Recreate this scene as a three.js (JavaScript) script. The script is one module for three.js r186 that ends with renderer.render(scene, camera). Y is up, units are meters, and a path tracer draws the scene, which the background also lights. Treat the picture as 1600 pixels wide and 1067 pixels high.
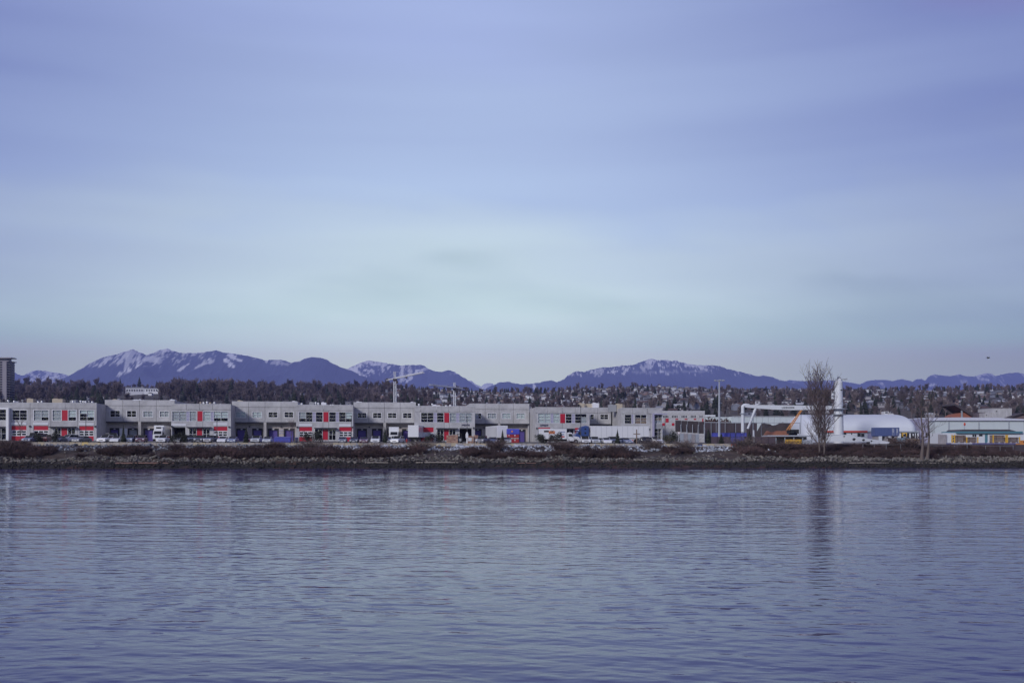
import * as THREE from 'three';
import { mergeGeometries, toCreasedNormals } from 'three/addons/utils/BufferGeometryUtils.js';
import { FontLoader } from 'three/addons/loaders/FontLoader.js';
import { TextGeometry } from 'three/addons/geometries/TextGeometry.js';
import { RoundedBoxGeometry } from 'three/addons/geometries/RoundedBoxGeometry.js';

// ---------------------------------------------------------------- camera, sky, sun, exposure
const scene = new THREE.Scene();
const EYE = 4, FOCAL = 1600, HORIZON = 700;           // eye height over the water; the photograph is 1600 wide
const camera = new THREE.PerspectiveCamera(2 * Math.atan(533.5 / FOCAL) * 180 / Math.PI, 1600 / 1067, 0.5, 80000);
camera.position.set(0, EYE, 0);
camera.lookAt(0, EYE, -10);
camera.setViewOffset(1600, 1067, 0, 533.5 - HORIZON, 1600, 1067);
const renderer = new THREE.WebGLRenderer({ antialias: true });
renderer.toneMapping = THREE.LinearToneMapping;
renderer.toneMappingExposure = 1.0;
renderer.shadowMap.enabled = true;

function rng(seed) { let s = seed >>> 0; return () => { s = (s + 0x6D2B79F5) | 0; let t = Math.imul(s ^ (s >>> 15), 1 | s); t = (t + Math.imul(t ^ (t >>> 7), 61 | t)) ^ t; return ((t ^ (t >>> 14)) >>> 0) / 4294967296; }; }
const hash3 = (x, y, z) => { let h = Math.imul(x, 374761393) ^ Math.imul(y, 668265263) ^ Math.imul(z, 2147483647 ^ 0x5bd1e995); h = Math.imul(h ^ (h >>> 13), 1274126177); return ((h ^ (h >>> 16)) >>> 0) / 4294967296; };
function vnoise(x, y, z = 0) {
  const ix = Math.floor(x), iy = Math.floor(y), iz = Math.floor(z), fx = x - ix, fy = y - iy, fz = z - iz;
  const s = fx * fx * (3 - 2 * fx), t = fy * fy * (3 - 2 * fy), r = fz * fz * (3 - 2 * fz), L = (a, b, k) => a + (b - a) * k;
  const h = (a, b, c) => hash3(ix + a, iy + b, iz + c);
  return L(L(L(h(0, 0, 0), h(1, 0, 0), s), L(h(0, 1, 0), h(1, 1, 0), s), t), L(L(h(0, 0, 1), h(1, 0, 1), s), L(h(0, 1, 1), h(1, 1, 1), s), t), r) * 2 - 1;
}
function fbm(x, y, z = 0, o = 5) { let a = 0.5, s = 0; for (let i = 0; i < o; i++) { s += a * vnoise(x, y, z); x = x * 2.03 + 17.3; y = y * 2.01 - 9.1; z = z * 2.02 + 4.7; a *= 0.5; } return s; }
const { clamp, smoothstep, lerp } = THREE.MathUtils;
const lin = (v) => { v /= 255; return v <= 0.04045 ? v / 12.92 : ((v + 0.055) / 1.055) ** 2.4; };

// thin high cloud over the whole sky: paler and greener low down, lavender higher up. The colours are those seen through the valley's haze.
const HAZE = 7.6e-5, HAZE_GLOW = [0.115, 0.13, 0.37];
const SKY_STOPS = [[0, 178, 196, 198], [4.4, 177, 196, 201], [5.6, 177, 199, 211], [8.3, 194, 213, 228], [10.5, 190, 208, 228], [14, 170, 189, 226], [19, 164, 181, 222], [24, 160, 175, 224], [36, 124, 132, 198], [90, 84, 88, 155]];
function skyColor(dx, dy, dz, out) {
  const e = Math.asin(clamp(dy, 0, 1)) * 180 / Math.PI;
  // broad streaks of cirrus lying aslant
  const k = 1 / (dy + 0.22), u = dx * k, v = -dz * k;
  const w1 = fbm(u * 0.8 + v * 0.5 + 3.1, v * 1.5 - u * 0.55, 1.7, 5), w2 = fbm(u * 2.2 + v * 0.6, (v - u * 0.35) * 4.5, 7.3, 4);
  const bend = e + 6.5 * w1 + 2.4 * w2;
  const ee = clamp(lerp(e, bend, smoothstep(e, 4.5, 12)), 0, 90);
  let i = 1; while (SKY_STOPS[i][0] < ee && i < SKY_STOPS.length - 1) i++;
  const a = SKY_STOPS[i - 1], b = SKY_STOPS[i], t = clamp((ee - a[0]) / (b[0] - a[0]), 0, 1);
  // the veil of cloud is thickest ahead and thins to both sides
  const az = Math.atan2(dx, -dz), c2 = Math.max(0, Math.cos(2 * (az + 0.06))), veil = 0.53 + 0.51 * c2 * c2 * c2 + 0.13 * w1 * smoothstep(e, 4, 12) + 0.06 * w2 * smoothstep(e, 3, 8) + 0.11 * fbm(az * 1.5 + e * 0.03 + 2, e * 0.42 - az * 0.5, 11, 4) * smoothstep(e, 2.5, 7);
  const through = Math.exp(-HAZE * Math.min(26000, 1610 / Math.max(0.02, dy)));
  for (let c = 0; c < 3; c++) { const seen = lin(lerp(a[c + 1], b[c + 1], t)) * lerp(1, veil, c == 2 ? 0.6 : 1); out[c] = Math.max(0.25, (seen - HAZE_GLOW[c] * (1 - through)) / through); }
}
{
  const W = 2048, H = 1024, data = new Float32Array(W * H * 4), o = [0, 0, 0];
  for (let r = 0; r < H; r++) {
    const up = ((r + 0.5) / H - 0.5) * Math.PI;
    for (let c = 0; c < W; c++) {
      const az = ((c + 0.5) / W - 0.5) * 2 * Math.PI, q = (r * W + c) * 4;
      if (up < -0.02) { data[q] = 0.1; data[q + 1] = 0.11; data[q + 2] = 0.15; data[q + 3] = 1; continue; }
      skyColor(Math.cos(az) * Math.cos(up), Math.sin(up), Math.sin(az) * Math.cos(up), o);
      data[q] = o[0]; data[q + 1] = o[1]; data[q + 2] = o[2]; data[q + 3] = 1;
    }
  }
  const sky = new THREE.DataTexture(data, W, H, THREE.RGBAFormat, THREE.FloatType);
  sky.mapping = THREE.EquirectangularReflectionMapping; sky.magFilter = THREE.LinearFilter; sky.needsUpdate = true; sky.name = 'sky';
  scene.background = sky; scene.environment = sky;
}
const sun = new THREE.DirectionalLight(new THREE.Color(1, 0.965, 0.95), 2.8);
sun.position.set(-420, 330, 330); sun.target.position.set(0, 0, -200); sun.name = 'sun';
sun.castShadow = true; sun.shadow.radius = 20; sun.shadow.mapSize.set(2048, 2048);
Object.assign(sun.shadow.camera, { left: -400, right: 400, top: 300, bottom: -300, near: 1, far: 2000 });
scene.add(sun, sun.target);
scene.fog = new THREE.FogExp2(new THREE.Color(0.365, 0.425, 0.95), HAZE);

// ---------------------------------------------------------------- helpers
const taken = {};
function numbered(n) { const k = taken[n] = (taken[n] ?? -1) + 1; return k ? n + '_' + String(k).padStart(3, '0') : n; }
function mat(r, g, b, rough = 0.85, extra = {}) { const m = new THREE.MeshPhysicalMaterial({ roughness: rough, metalness: 0, ...extra }); m.color.setRGB(r, g, b); return m; }
function mesh(name, geo, m, parent, top = false) {
  const o = new THREE.Mesh(geo, m); o.name = top ? numbered(name) : name; o.castShadow = o.receiveShadow = true; (parent ?? scene).add(o); return o;
}
function tag(o, label, category, group) { o.userData.label = label; o.userData.category = category; if (group) o.userData.group = group; return o; }
function thing(name, label, category, pos = [0, 0, 0], turn = 0, group) {
  const o = new THREE.Group(); o.name = numbered(name); o.position.set(...pos); o.rotation.y = turn; scene.add(o); return tag(o, label, category, group);
}
function single(name, geo, m, label, category, pos = [0, 0, 0], turn = 0, group) { const o = mesh(name, geo, m, scene, true); o.position.set(...pos); o.rotation.y = turn; return tag(o, label, category, group); }
function struct(name, geo, m) { const o = mesh(name, geo, m, scene, true); o.userData.kind = 'structure'; return o; }
function copyOf(o, label, pos, turn = 0, scale = 1, group) {
  const c = o.clone(); c.name = numbered(o.name.replace(/_\d{3}$/, '')); c.position.set(...pos); c.rotation.y = turn; Array.isArray(scale) ? c.scale.set(...scale) : c.scale.setScalar(scale); scene.add(c); c.userData = { ...o.userData };
  if (label) c.userData.label = label; if (group) c.userData.group = group; return c;
}
// a box from its least to its greatest corner
function bx(x0, y0, z0, x1, y1, z1) { const g = new THREE.BoxGeometry(Math.abs(x1 - x0), Math.abs(y1 - y0), Math.abs(z1 - z0)); g.translate((x0 + x1) / 2, (y0 + y1) / 2, (z0 + z1) / 2); return g; }
function rbx(x0, y0, z0, x1, y1, z1, r = 0.06) { const g = new RoundedBoxGeometry(x1 - x0, y1 - y0, z1 - z0, 1, r); g.translate((x0 + x1) / 2, (y0 + y1) / 2, (z0 + z1) / 2); return g; }
function bar(a, b, r, sides = 6, r2 = r) { const A = new THREE.Vector3(...a), B = new THREE.Vector3(...b), d = B.clone().sub(A), g = new THREE.CylinderGeometry(r2, r, d.length(), sides, 1); g.applyQuaternion(new THREE.Quaternion().setFromUnitVectors(new THREE.Vector3(0, 1, 0), d.normalize())); g.translate((A.x + B.x) / 2, (A.y + B.y) / 2, (A.z + B.z) / 2); return g; }
function mg(list) { return mergeGeometries(list.map((g) => { const q = g.index ? g.toNonIndexed() : g; for (const k of Object.keys(q.attributes)) if (!['position', 'normal', 'uv'].includes(k)) q.deleteAttribute(k); return q; })); }
// outline in x,y pushed along z, front face at z
function ext(pts, z0, z1, holes = []) { const s = new THREE.Shape(pts.map((p) => new THREE.Vector2(...p))); for (const h of holes) s.holes.push(new THREE.Path(h.map((p) => new THREE.Vector2(...p)))); const g = new THREE.ExtrudeGeometry(s, { depth: z1 - z0, bevelEnabled: false }); g.translate(0, 0, z0); return g; }
const rect = (x0, y0, x1, y1) => [[x0, y0], [x1, y0], [x1, y1], [x0, y1]];
// the place of a point of the photograph at a depth in metres
const P = (px, py, Z) => [(px - 800) * Z / FOCAL, EYE + (HORIZON - py) * Z / FOCAL, -Z];
const PX = (px, Z) => (px - 800) * Z / FOCAL, PY = (py, Z) => EYE + (HORIZON - py) * Z / FOCAL;

// noise textures for grain and weather
function noiseTex(fn, n = 256, srgb = true, rep = [1, 1]) {
  const d = new Uint8Array(n * n * 4);
  for (let y = 0; y < n; y++) for (let x = 0; x < n; x++) { const v = fn(x / n, y / n), q = (y * n + x) * 4; for (let c = 0; c < 3; c++) d[q + c] = clamp(Array.isArray(v) ? v[c] : v, 0, 1) * 255; d[q + 3] = 255; }
  const t = new THREE.DataTexture(d, n, n); t.magFilter = THREE.LinearFilter; t.minFilter = THREE.LinearFilter; t.wrapS = t.wrapT = THREE.RepeatWrapping; if (srgb) t.colorSpace = THREE.SRGBColorSpace; t.repeat.set(...rep); t.needsUpdate = true; return t;
}
// seamless noise on a torus
const per = (u, v, f, s = 0) => { const a = u * 2 * Math.PI, b = v * 2 * Math.PI, k = f / 6.283; return fbm(Math.cos(a) * k + s, Math.sin(a) * k + Math.cos(b) * k * 0.7, Math.sin(b) * k + s, 4); };
const grainTex = noiseTex((u, v) => 0.9 + 0.14 * per(u, v, 9) + 0.05 * (hash3(u * 256 | 0, v * 256 | 0, 3) - 0.5), 256);
const worldUV = (g, s = 0.25) => { g.computeBoundingBox(); const p = g.attributes.position, n = g.attributes.normal, uv = new Float32Array(p.count * 2); for (let i = 0; i < p.count; i++) { const ax = Math.abs(n.getX(i)), ay = Math.abs(n.getY(i)), az = Math.abs(n.getZ(i)); const [a, b] = ay > ax && ay > az ? [p.getX(i), p.getZ(i)] : ax > az ? [p.getZ(i), p.getY(i)] : [p.getX(i), p.getY(i)]; uv[i * 2] = a * s; uv[i * 2 + 1] = b * s; } g.setAttribute('uv', new THREE.BufferAttribute(uv, 2)); return g; };

// ground heights
const Zf = (X) => 240 + (X + 120) * 0.1146, Zw = (X) => 213 + (X + 94.5) * 0.092, Zs = (X) => 197 + (X + 100) * 0.044;
const gY = (X, Z) => 5.75 - 0.3 * clamp((X + 120) / 157, -0.4, 1.4) - 0.022 * clamp(Zf(X) - Z, 0, 30);
const hillY = (X, Z) => { const r = Math.max(0, Z - 450), top = 0.073 * 1430; let h = 0.073 * r; h = h > top - 12 ? top - 12 + 12 * Math.tanh((h - top + 12) / 12) - Math.max(0, Z - 1950) * 0.05 : h; return 5.4 + h + 5 * smoothstep(Z, 500, 900) * vnoise(X / 210 + 5, Z / 260) + 1.5 * smoothstep(Z, 500, 900) * vnoise(X / 60, Z / 80 + 9); };
function grid(nx, nz, fn, col) {                     // fn(i/nx, j/nz) -> [x, y, z]
  const p = [], c = [], uv = [], ix = [];
  for (let j = 0; j <= nz; j++) for (let i = 0; i <= nx; i++) { const q = fn(i / nx, j / nz); p.push(q[0], q[1], q[2]); uv.push(q[0], -q[2]); if (col) c.push(...col(q[0], q[1], q[2], i / nx, j / nz)); }
  for (let j = 0; j < nz; j++) for (let i = 0; i < nx; i++) { const a = j * (nx + 1) + i, b = a + 1, d = a + nx + 1, e = d + 1; ix.push(a, b, e, a, e, d); }
  const g = new THREE.BufferGeometry(); g.setAttribute('position', new THREE.Float32BufferAttribute(p, 3)); g.setAttribute('uv', new THREE.Float32BufferAttribute(uv, 2)); if (col) g.setAttribute('color', new THREE.Float32BufferAttribute(c, 3)); g.setIndex(ix); g.computeVertexNormals(); return g;
}
const vcol = (rough = 0.95, extra = {}) => new THREE.MeshStandardMaterial({ vertexColors: true, roughness: rough, side: THREE.DoubleSide, ...extra });
// ---------------------------------------------------------------- the river
{
  // ripples: a periodic sum of many small waves, crests mostly across the view
  const N = 1024, L = 25, R = rng(11), waves = [], sx = new Float32Array(N * N), sy = new Float32Array(N * N);
  for (let k = 0; k < 110; k++) {
    const lam = 0.2 * Math.pow(8, R() ** 1.2), th = Math.PI / 2 + (R() + R() + R() - 1.5) * (lam > 1.2 ? 0.55 : 1.1), kk = L / lam;
    const kx = Math.round(kk * Math.cos(th)), ky = Math.round(kk * Math.sin(th)); if (!kx && !ky) continue;
    waves.push([kx, ky, R() * 6.283, 1 * Math.pow(lam, lam > 1 ? -0.25 : 0.25) * (0.5 + R())]);
  }
  const C = new Float32Array(N), tot = Math.sqrt(waves.reduce((s, w) => s + w[3] * w[3] / 2, 0));
  for (const [kx, ky, ph, a] of waves) {
    const l = Math.hypot(kx, ky), ax = a * kx / l, ay = a * ky / l;
    const cx = new Float32Array(N), sn = new Float32Array(N), cy = new Float32Array(N), sny = new Float32Array(N);
    for (let i = 0; i < N; i++) { cx[i] = Math.cos(kx * i * 2 * Math.PI / N + ph); sn[i] = Math.sin(kx * i * 2 * Math.PI / N + ph); cy[i] = Math.cos(ky * i * 2 * Math.PI / N); sny[i] = Math.sin(ky * i * 2 * Math.PI / N); }
    for (let j = 0; j < N; j++) { const A = cy[j], B = sny[j]; for (let i = 0, q = j * N; i < N; i++, q++) { const v = cx[i] * A - sn[i] * B; sx[q] += ax * v; sy[q] += ay * v; } }
  }
  const d = new Float32Array(N * N * 4), G = 0.12;       // slopes in units where 1 equals normalScale
  for (let q = 0; q < N * N; q++) { d[q * 4] = 0.5 + G * sx[q] / tot; d[q * 4 + 1] = 0.5 + G * sy[q] / tot; d[q * 4 + 2] = 1; d[q * 4 + 3] = 1; }
  const ripples = new THREE.DataTexture(d, N, N, THREE.RGBAFormat, THREE.FloatType); ripples.magFilter = THREE.LinearFilter; ripples.wrapS = ripples.wrapT = THREE.RepeatWrapping; ripples.repeat.set(1 / L, 1 / L); ripples.needsUpdate = true;
  const calm = noiseTex((u, v) => { const t = smoothstep(per(u, v, 5, 2.2) + 0.35 * per(u, v, 17, 8.1), -0.12, 0.3); const g = 0.25 + 0.55 * t; return [g, g, g]; }, 512, false, [1 / 420, 1 / 95]);
  const water = mat(0.017, 0.012, 0.115, 0.14, { ior: 1.29, normalMap: ripples, normalScale: new THREE.Vector2(0.1, 0.1), roughnessMap: calm });
  // waves of a metre and more are modelled; the mesh is finer near the viewer
  const R2 = rng(5), big = [];
  for (let k = 0; k < 60; k++) { const lam = 0.75 * Math.pow(6.5, R2() ** 1.3), th = Math.PI / 2 + (R2() + R2() + R2() - 1.5) * 0.8, K = 2 * Math.PI / lam; big.push([K * Math.cos(th), K * Math.sin(th), R2() * 6.283, Math.pow(lam, -0.1) * (0.5 + R2()) / K]); }
  const rms = Math.sqrt(big.reduce((q, w) => q + (w[3] * Math.hypot(w[0], w[1])) ** 2 / 2, 0));
  const short = []; for (let k = 0; k < 34; k++) { const lam = 0.34 * Math.pow(2.8, R2()), th = Math.PI / 2 + (R2() + R2() + R2() - 1.5) * 1.25, K = 2 * Math.PI / lam; short.push([K * Math.cos(th), K * Math.sin(th), R2() * 6.283, (0.5 + R2()) / K]); }
  const rmsShort = Math.sqrt(short.reduce((q, w) => q + (w[3] * Math.hypot(w[0], w[1])) ** 2 / 2, 0));
  const chop = (x, z) => { const f = 1 - smoothstep(z, 30, 75); if (f <= 0) return 0; let h = 0; for (const w of short) h += w[3] * Math.sin(w[0] * x + w[1] * z + w[2]); return h * 0.034 / rmsShort * f * clamp(0.75 + 0.8 * fbm(x / 9, z / 5, 6, 2), 0.1, 1.5); };
  const swell = (x, z) => { let h = 0; const env = 0.8 + 0.75 * fbm(x / 42 + 2, z / 13, 3, 3); for (const w of big) h += w[3] * Math.sin(w[0] * x + w[1] * z + w[2]); return h * lerp(0.017, 0.05, smoothstep(z, 28, 110)) / rms * clamp(env, 0.15, 1.6); };
  const rows = [-80, -40, -15, 0, 8]; for (let z = 12; z < 226; z += Math.max(0.05, 0.00185 * z)) rows.push(z);
  const g = grid(340, rows.length - 1, (a, b) => { const Z = rows[Math.round(b * (rows.length - 1))], c = (a - 0.5) * 2, X = c * (0.52 * Math.max(Z, 12) + 4) + 330 * Math.sign(c) * smoothstep(Math.abs(c), 0.985, 1) ** 2; return [X, Z < 10 || Math.abs(c) > 0.985 ? 0 : chop(X, Z) + swell(X, Z) * (1 - 0.8 * smoothstep(Z - Zs(X), -10, 2)), -Z]; });
  const p = g.attributes.position, uv = g.attributes.uv;
  for (let i = 0; i < p.count; i++) { const x = p.getX(i), z = -p.getZ(i); uv.setXY(i, x + 5 * fbm(x / 45, z / 38, 1, 3), z + 5 * fbm(x / 60 + 9, z / 30, 4, 3)); }
  struct('river', g, water);
}
// ---------------------------------------------------------------- the far bank, the lot and the yard behind it
const bankProfile = [[-0.5, -2.5], [-0.06, -0.35], [0, 0], [0.06, 0.42], [0.17, 1.05], [0.28, 1.85], [0.38, 2.5], [0.62, 3.5], [0.86, 4.3], [0.97, 4.55], [1.06, 4.6], [1.12, 3.6]];
function bankY(X, Z) { const t = (Z - Zs(X)) / (Zw(X) - Zs(X)); let i = 1; while (i < bankProfile.length - 1 && bankProfile[i][0] < t) i++; const [a, ya] = bankProfile[i - 1], [b, yb] = bankProfile[i]; let y = ya + (yb - ya) * clamp((t - a) / (b - a), 0, 1); const k = clamp((gY(X, Zw(X)) - 0.55) / 4.6, 0.5, 1.2); y *= y > 0 ? k : 1; const edge = gY(X, Zw(X)) + lerp(-0.5, 0.1, smoothstep(X, 56, 60)) - 1.2 * smoothstep(t, 1.06, 1.12); y = lerp(y, edge, smoothstep(t, 0.84, 0.98)); return y + smoothstep(t, 0.02, 0.2) * (1 - smoothstep(t, 0.9, 1)) * (0.3 * vnoise(X / 4.5, Z / 3) + 0.16 * vnoise(X / 1.3, Z / 1.1)) + 0.1 * vnoise(X / 2, Z / 2) * (1 - smoothstep(t, 0.9, 1)); }
{
  const bank = vcol(0.95);
  const g = grid(700, 46, (a, b) => { const X = -300 + 600 * a, t = -0.5 + 1.62 * b, Z = Zs(X) + t * (Zw(X) - Zs(X)); return [X, bankY(X, Z), -Z]; }, (x, y, z) => {
    const n = vnoise(x / 1.1, z / 0.9, 3), n2 = fbm(x / 7, z / 3, 2, 3);
    if (y < 1.15 + 0.4 * n2) { const k = 0.7 + 0.35 * n, rusty = smoothstep(n2 + 0.3 * n, 0.12, 0.4); return [lerp(0.015, 0.045, rusty) * k, lerp(0.013, 0.021, rusty) * k, lerp(0.012, 0.016, rusty) * k]; }   // weed and wet mud under the tide line
    const k = 0.75 + 0.4 * n, grass = smoothstep(n2, 0, 0.4); return [lerp(0.05, 0.075, grass) * k, lerp(0.038, 0.054, grass) * k, lerp(0.038, 0.044, grass) * k];
  });
  struct('river_bank', g, bank);
  const asphalt = mat(1, 1, 1, 0.92, { map: noiseTex((u, v) => { const t = 0.33 + 0.06 * per(u, v, 12) + 0.05 * (hash3(u * 512 | 0, v * 512 | 0, 1) - 0.5); return [t, t, t * 1.02]; }, 512, true, [1 / 14, 1 / 14]) });
  struct('parking_lot', grid(60, 60, (a, b) => { const X = -300 + 362 * a, Z = lerp(Zw(X) + 0.25, 340, b); return [X, gY(X, Z), -Z]; }), asphalt);
  const gravel = mat(1, 1, 1, 0.97, { map: noiseTex((u, v) => { const t = 0.4 + 0.1 * per(u, v, 10, 3) + 0.12 * (hash3(u * 512 | 0, v * 512 | 0, 7) - 0.5); return [t * 1.05, t * 0.98, t * 0.93]; }, 512, true, [1 / 9, 1 / 9]) });
  struct('gravel_yard', grid(40, 40, (a, b) => { const X = 62 + 240 * a, Z = lerp(Zw(X) + 0.25, 340, b); return [X, gY(X, Z), -Z]; }), gravel);
  // the town's slope and, far beneath everything, the valley floor
  struct('hillside', grid(240, 150, (a, b) => { const Z = 338 + 2400 * b, X = (a - 0.5) * 2 * (500 + 0.8 * Z); return [X, hillY(X, Z), -Z]; }, (x, y, z) => { const n = fbm(x / 40, z / 40, 1, 4), k = 0.8 + 0.5 * n; return [0.075 * k, 0.066 * k, 0.056 * k]; }), vcol());
  struct('ground', grid(8, 8, (a, b) => [(a - 0.5) * 52000, -6 + 0 * b, 26000 - 53500 * b]), mat(0.06, 0.07, 0.06));
}
// ---------------------------------------------------------------- the mountains beyond the city
function mountains(name, Z, depth, pts, seed, snowFrom, snowAmount, patches = [], lowEnd = 612) {
  const x0 = pts[0][0], x1 = pts[pts.length - 1][0], nx = Math.round((x1 - x0) * 1.6), nz = 100;
  const ridge = (px) => { let i = 1; while (i < pts.length - 1 && pts[i][0] < px) i++; const [a, ya] = pts[i - 1], [b, yb] = pts[i]; let t = clamp((px - a) / (b - a), 0, 1); t = t * t * (3 - 2 * t) * 0.5 + t * 0.5; return ya + (yb - ya) * t; };
  const fine = (px) => 0.9 * fbm(px / 9, seed, 0, 4) + 0.35 * (vnoise(px / 1.3, seed * 3.1) - 0);
  const rough = snowAmount > 0.5 ? 1 : 0.55;
  const fn = (a, b) => {                                // b 0 at the foot, 0.72 on the crest, 1 down the back
    const px = lerp(x0, x1, a), crest = ridge(px) - rough * fine(px), X = (px - 800) * Z / FOCAL, top = EYE + (HORIZON - crest) * Z / FOCAL;
    const t = b / 0.72, zz = Z + depth * (b - 0.72), foot = 30;
    let y;
    if (t <= 1) {
      const s = Math.pow(t, 0.86), e = Math.min(1, (1 - t) * 5) * Math.min(1, t * 3);
      const spur = 1 - Math.abs(fbm(X / 900 + t * 0.25, zz / 2600 + t * 0.5, seed, 5)) * 2.0;
      y = foot + (top - foot) * (s - e * 0.19 * (1 - spur) - e * 0.03);
    } else y = foot + (top - foot) * (1 - (t - 1) * 1.4);
    return [X, y, -zz];
  };
  const col = (x, y, z, a, b) => {
    const px = lerp(x0, x1, a), sy = HORIZON - (y - EYE) * FOCAL / -z, above = (snowFrom(px) - sy);        // how far over the snow line
    const sc = -z / 1600, n = 0.9 * fbm(px / 34, sy / 22, seed + 2, 3) + 0.42 * vnoise(px / 6 - sy / 9, sy / 5, seed) + 0.55 * vnoise(px / 2.8, sy / 2.2, seed + 5) + 0.5 * vnoise(px / 1.6, sy / 1.3, seed + 8);
    let snow = smoothstep(above / 24 + n * 1.5, 0.5, 0.72) * snowAmount;
    if (above < -3) snow *= 0.0;
    for (const [ax, ay, bx_, by, w, s] of patches) { const dx = bx_ - ax, dy = by - ay, q = clamp(((px - ax) * dx + (sy - ay) * dy) / (dx * dx + dy * dy + 1e-6), 0, 1), dd = Math.hypot(px - ax - q * dx, (sy - ay - q * dy)) / w + 0.6 * vnoise(px / 1.7, sy / 1.4, 5) + 0.5 * vnoise(px / 4, sy / 3.4, 9); snow = Math.max(snow, s * (1 - smoothstep(dd, 0.78, 1.0))); }
    const k = 0.75 + 0.5 * fbm(x / 500, y / 200, 8, 4), f = [0.04 * k, 0.056 * k, 0.105 * k];
    return [lerp(f[0], 0.9, snow), lerp(f[1], 0.92, snow), lerp(f[2], 0.95, snow)];
  };
  struct(name, grid(nx, nz, fn, col), vcol(1));
}
const flat = (y) => () => y;
mountains('mountain_range', 15000, 5200, [[60, 612], [85, 600], [105, 588], [125, 577], [140, 567], [160, 558], [180, 554], [195, 549], [207, 546], [218, 551], [228, 555], [238, 552], [250, 546], [262, 545], [270, 548], [280, 551], [300, 552], [315, 551], [325, 549], [336, 547], [350, 551], [365, 553], [385, 556], [400, 559], [415, 563], [430, 562], [440, 562], [455, 567], [465, 565], [480, 559], [490, 558], [500, 559], [508, 561], [520, 568], [535, 575], [549, 579], [564, 587], [580, 591], [605, 603], [622, 610], [640, 616]], 3.3,
  (px) => px < 290 ? 570 : px < 420 ? 560 : px < 470 ? 569 : 562, 0.62,
  [[360, 554, 372, 560, 2.6, 1], [372, 560, 384, 564, 1.4, 1], [359, 561, 381, 573, 2.2, 1], [209, 584, 224, 578, 3.2, 0.9], [218, 577, 222, 579, 3, 0.9], [166, 569, 174, 560, 4, 0.7], [200, 550, 196, 570, 3, 0.55], [209, 549, 211, 574, 3, 0.6], [222, 560, 232, 576, 2.4, 0.9], [232, 575, 235, 560, 1.8, 0.8], [240, 560, 262, 564, 4, 0.65], [250, 546, 268, 547, 3, 0.9], [296, 578, 302, 571, 2.6, 0.8], [325, 572, 341, 565, 4, 0.6], [337, 562, 341, 566, 2.4, 0.8], [428, 565, 452, 570, 3, 0.45], [415, 563, 419, 566, 1.6, 0.9]]);
mountains('mountain_range', 18000, 5200, [[500, 604], [525, 586], [540, 577], [549, 573], [560, 568], [575, 563.5], [590, 565], [600, 567], [612, 569], [625, 571], [640, 570.5], [655, 570], [662, 571], [670, 577], [680, 580], [690, 581], [700, 578], [708, 580], [715, 584], [725, 590], [735, 597], [745, 604], [755, 609], [775, 614]], 9.7,
  (px) => px < 650 ? 592 : 582, 0.95, [[628, 572, 634, 594, 3, 0.8], [640, 573, 645, 590, 3, 0.7], [652, 580, 668, 576, 2, 1], [641, 596, 648, 590, 2, 0.8], [628, 597, 634, 594, 2, 0.7]]);
mountains('mountain_range', 23500, 4000, [[715, 610], [728, 596], [735, 595], [744, 601], [752, 604], [756, 600], [762, 598.5], [768, 599], [774, 602], [782, 608], [800, 612], [818, 604], [822, 598.5], [829, 604], [850, 612]], 5.1, flat(640), 1);
mountains('mountain_range', 16500, 5200, [[740, 614], [755, 609], [770, 602], [780, 597.5], [795, 596], [806, 599], [815, 601], [825, 600], [840, 598], [850, 595.5], [860, 594], [870, 597], [880, 593], [890, 585], [900, 580], [912, 581], [925, 577], [945, 574], [960, 573], [975, 571], [990, 570], [1000, 566], [1012, 562], [1020, 561], [1028, 563], [1040, 562.5], [1050, 564.5], [1055, 563], [1065, 566], [1075, 569], [1090, 570], [1110, 571], [1125, 572], [1140, 577], [1155, 580], [1170, 584], [1185, 588], [1195, 586.5], [1205, 589], [1220, 594], [1245, 600], [1262, 606], [1290, 614]], 14.2,
  (px) => px < 960 ? 586 : px < 1130 ? 584 : 584, 0.85, [[833, 601, 834, 604, 2.4, 0.8], [930, 584, 940, 578, 4, 0.5], [972, 584, 978, 577, 2.6, 0.8], [985, 582, 1100, 580, 1.6, 0.22], [1002, 575, 1012, 570, 4, 0.5], [1090, 571, 1098, 578, 2.4, 0.7]]);
mountains('mountain_range', 21000, 5000, [[1200, 614], [1222, 596], [1236, 594], [1251, 595], [1275, 595], [1300, 594], [1318, 596.5], [1333, 598], [1344, 600], [1357, 595], [1369, 593.5], [1385, 594], [1395, 595], [1410, 592], [1421, 595], [1426, 597], [1433, 592.5], [1441, 592], [1446, 594.5], [1451, 589], [1457, 586], [1462, 585], [1472, 586], [1485, 587.5], [1498, 585], [1510, 587.5], [1523, 588], [1533, 585], [1541, 583], [1549, 583.5], [1556, 588], [1567, 585], [1577, 583], [1590, 582.5], [1605, 584], [1640, 588], [1700, 583], [1780, 592], [1850, 588], [1950, 605], [2000, 614]], 21.8,
  (px) => px > 1525 && px < 1562 ? 592 : px < 1300 ? 600 : 586, 0.7, [[1370, 602, 1373, 599, 2.4, 0.7], [1446, 602, 1452, 601, 1.6, 0.8], [1497, 598, 1504, 595, 3, 0.4], [1554, 595, 1556, 603, 1.6, 0.6]]);
mountains('mountain_range', 20000, 4000, [[-420, 606], [-300, 590], [-200, 597], [-120, 580], [-40, 572], [0, 574], [15, 579], [20, 581], [28, 585], [34, 587], [44, 582.5], [51, 579], [59, 578], [72, 580], [85, 582], [97, 584], [110, 588], [125, 597], [140, 612]], 31.4, (px) => px < 30 ? 578 : 596, 0.95);
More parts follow.
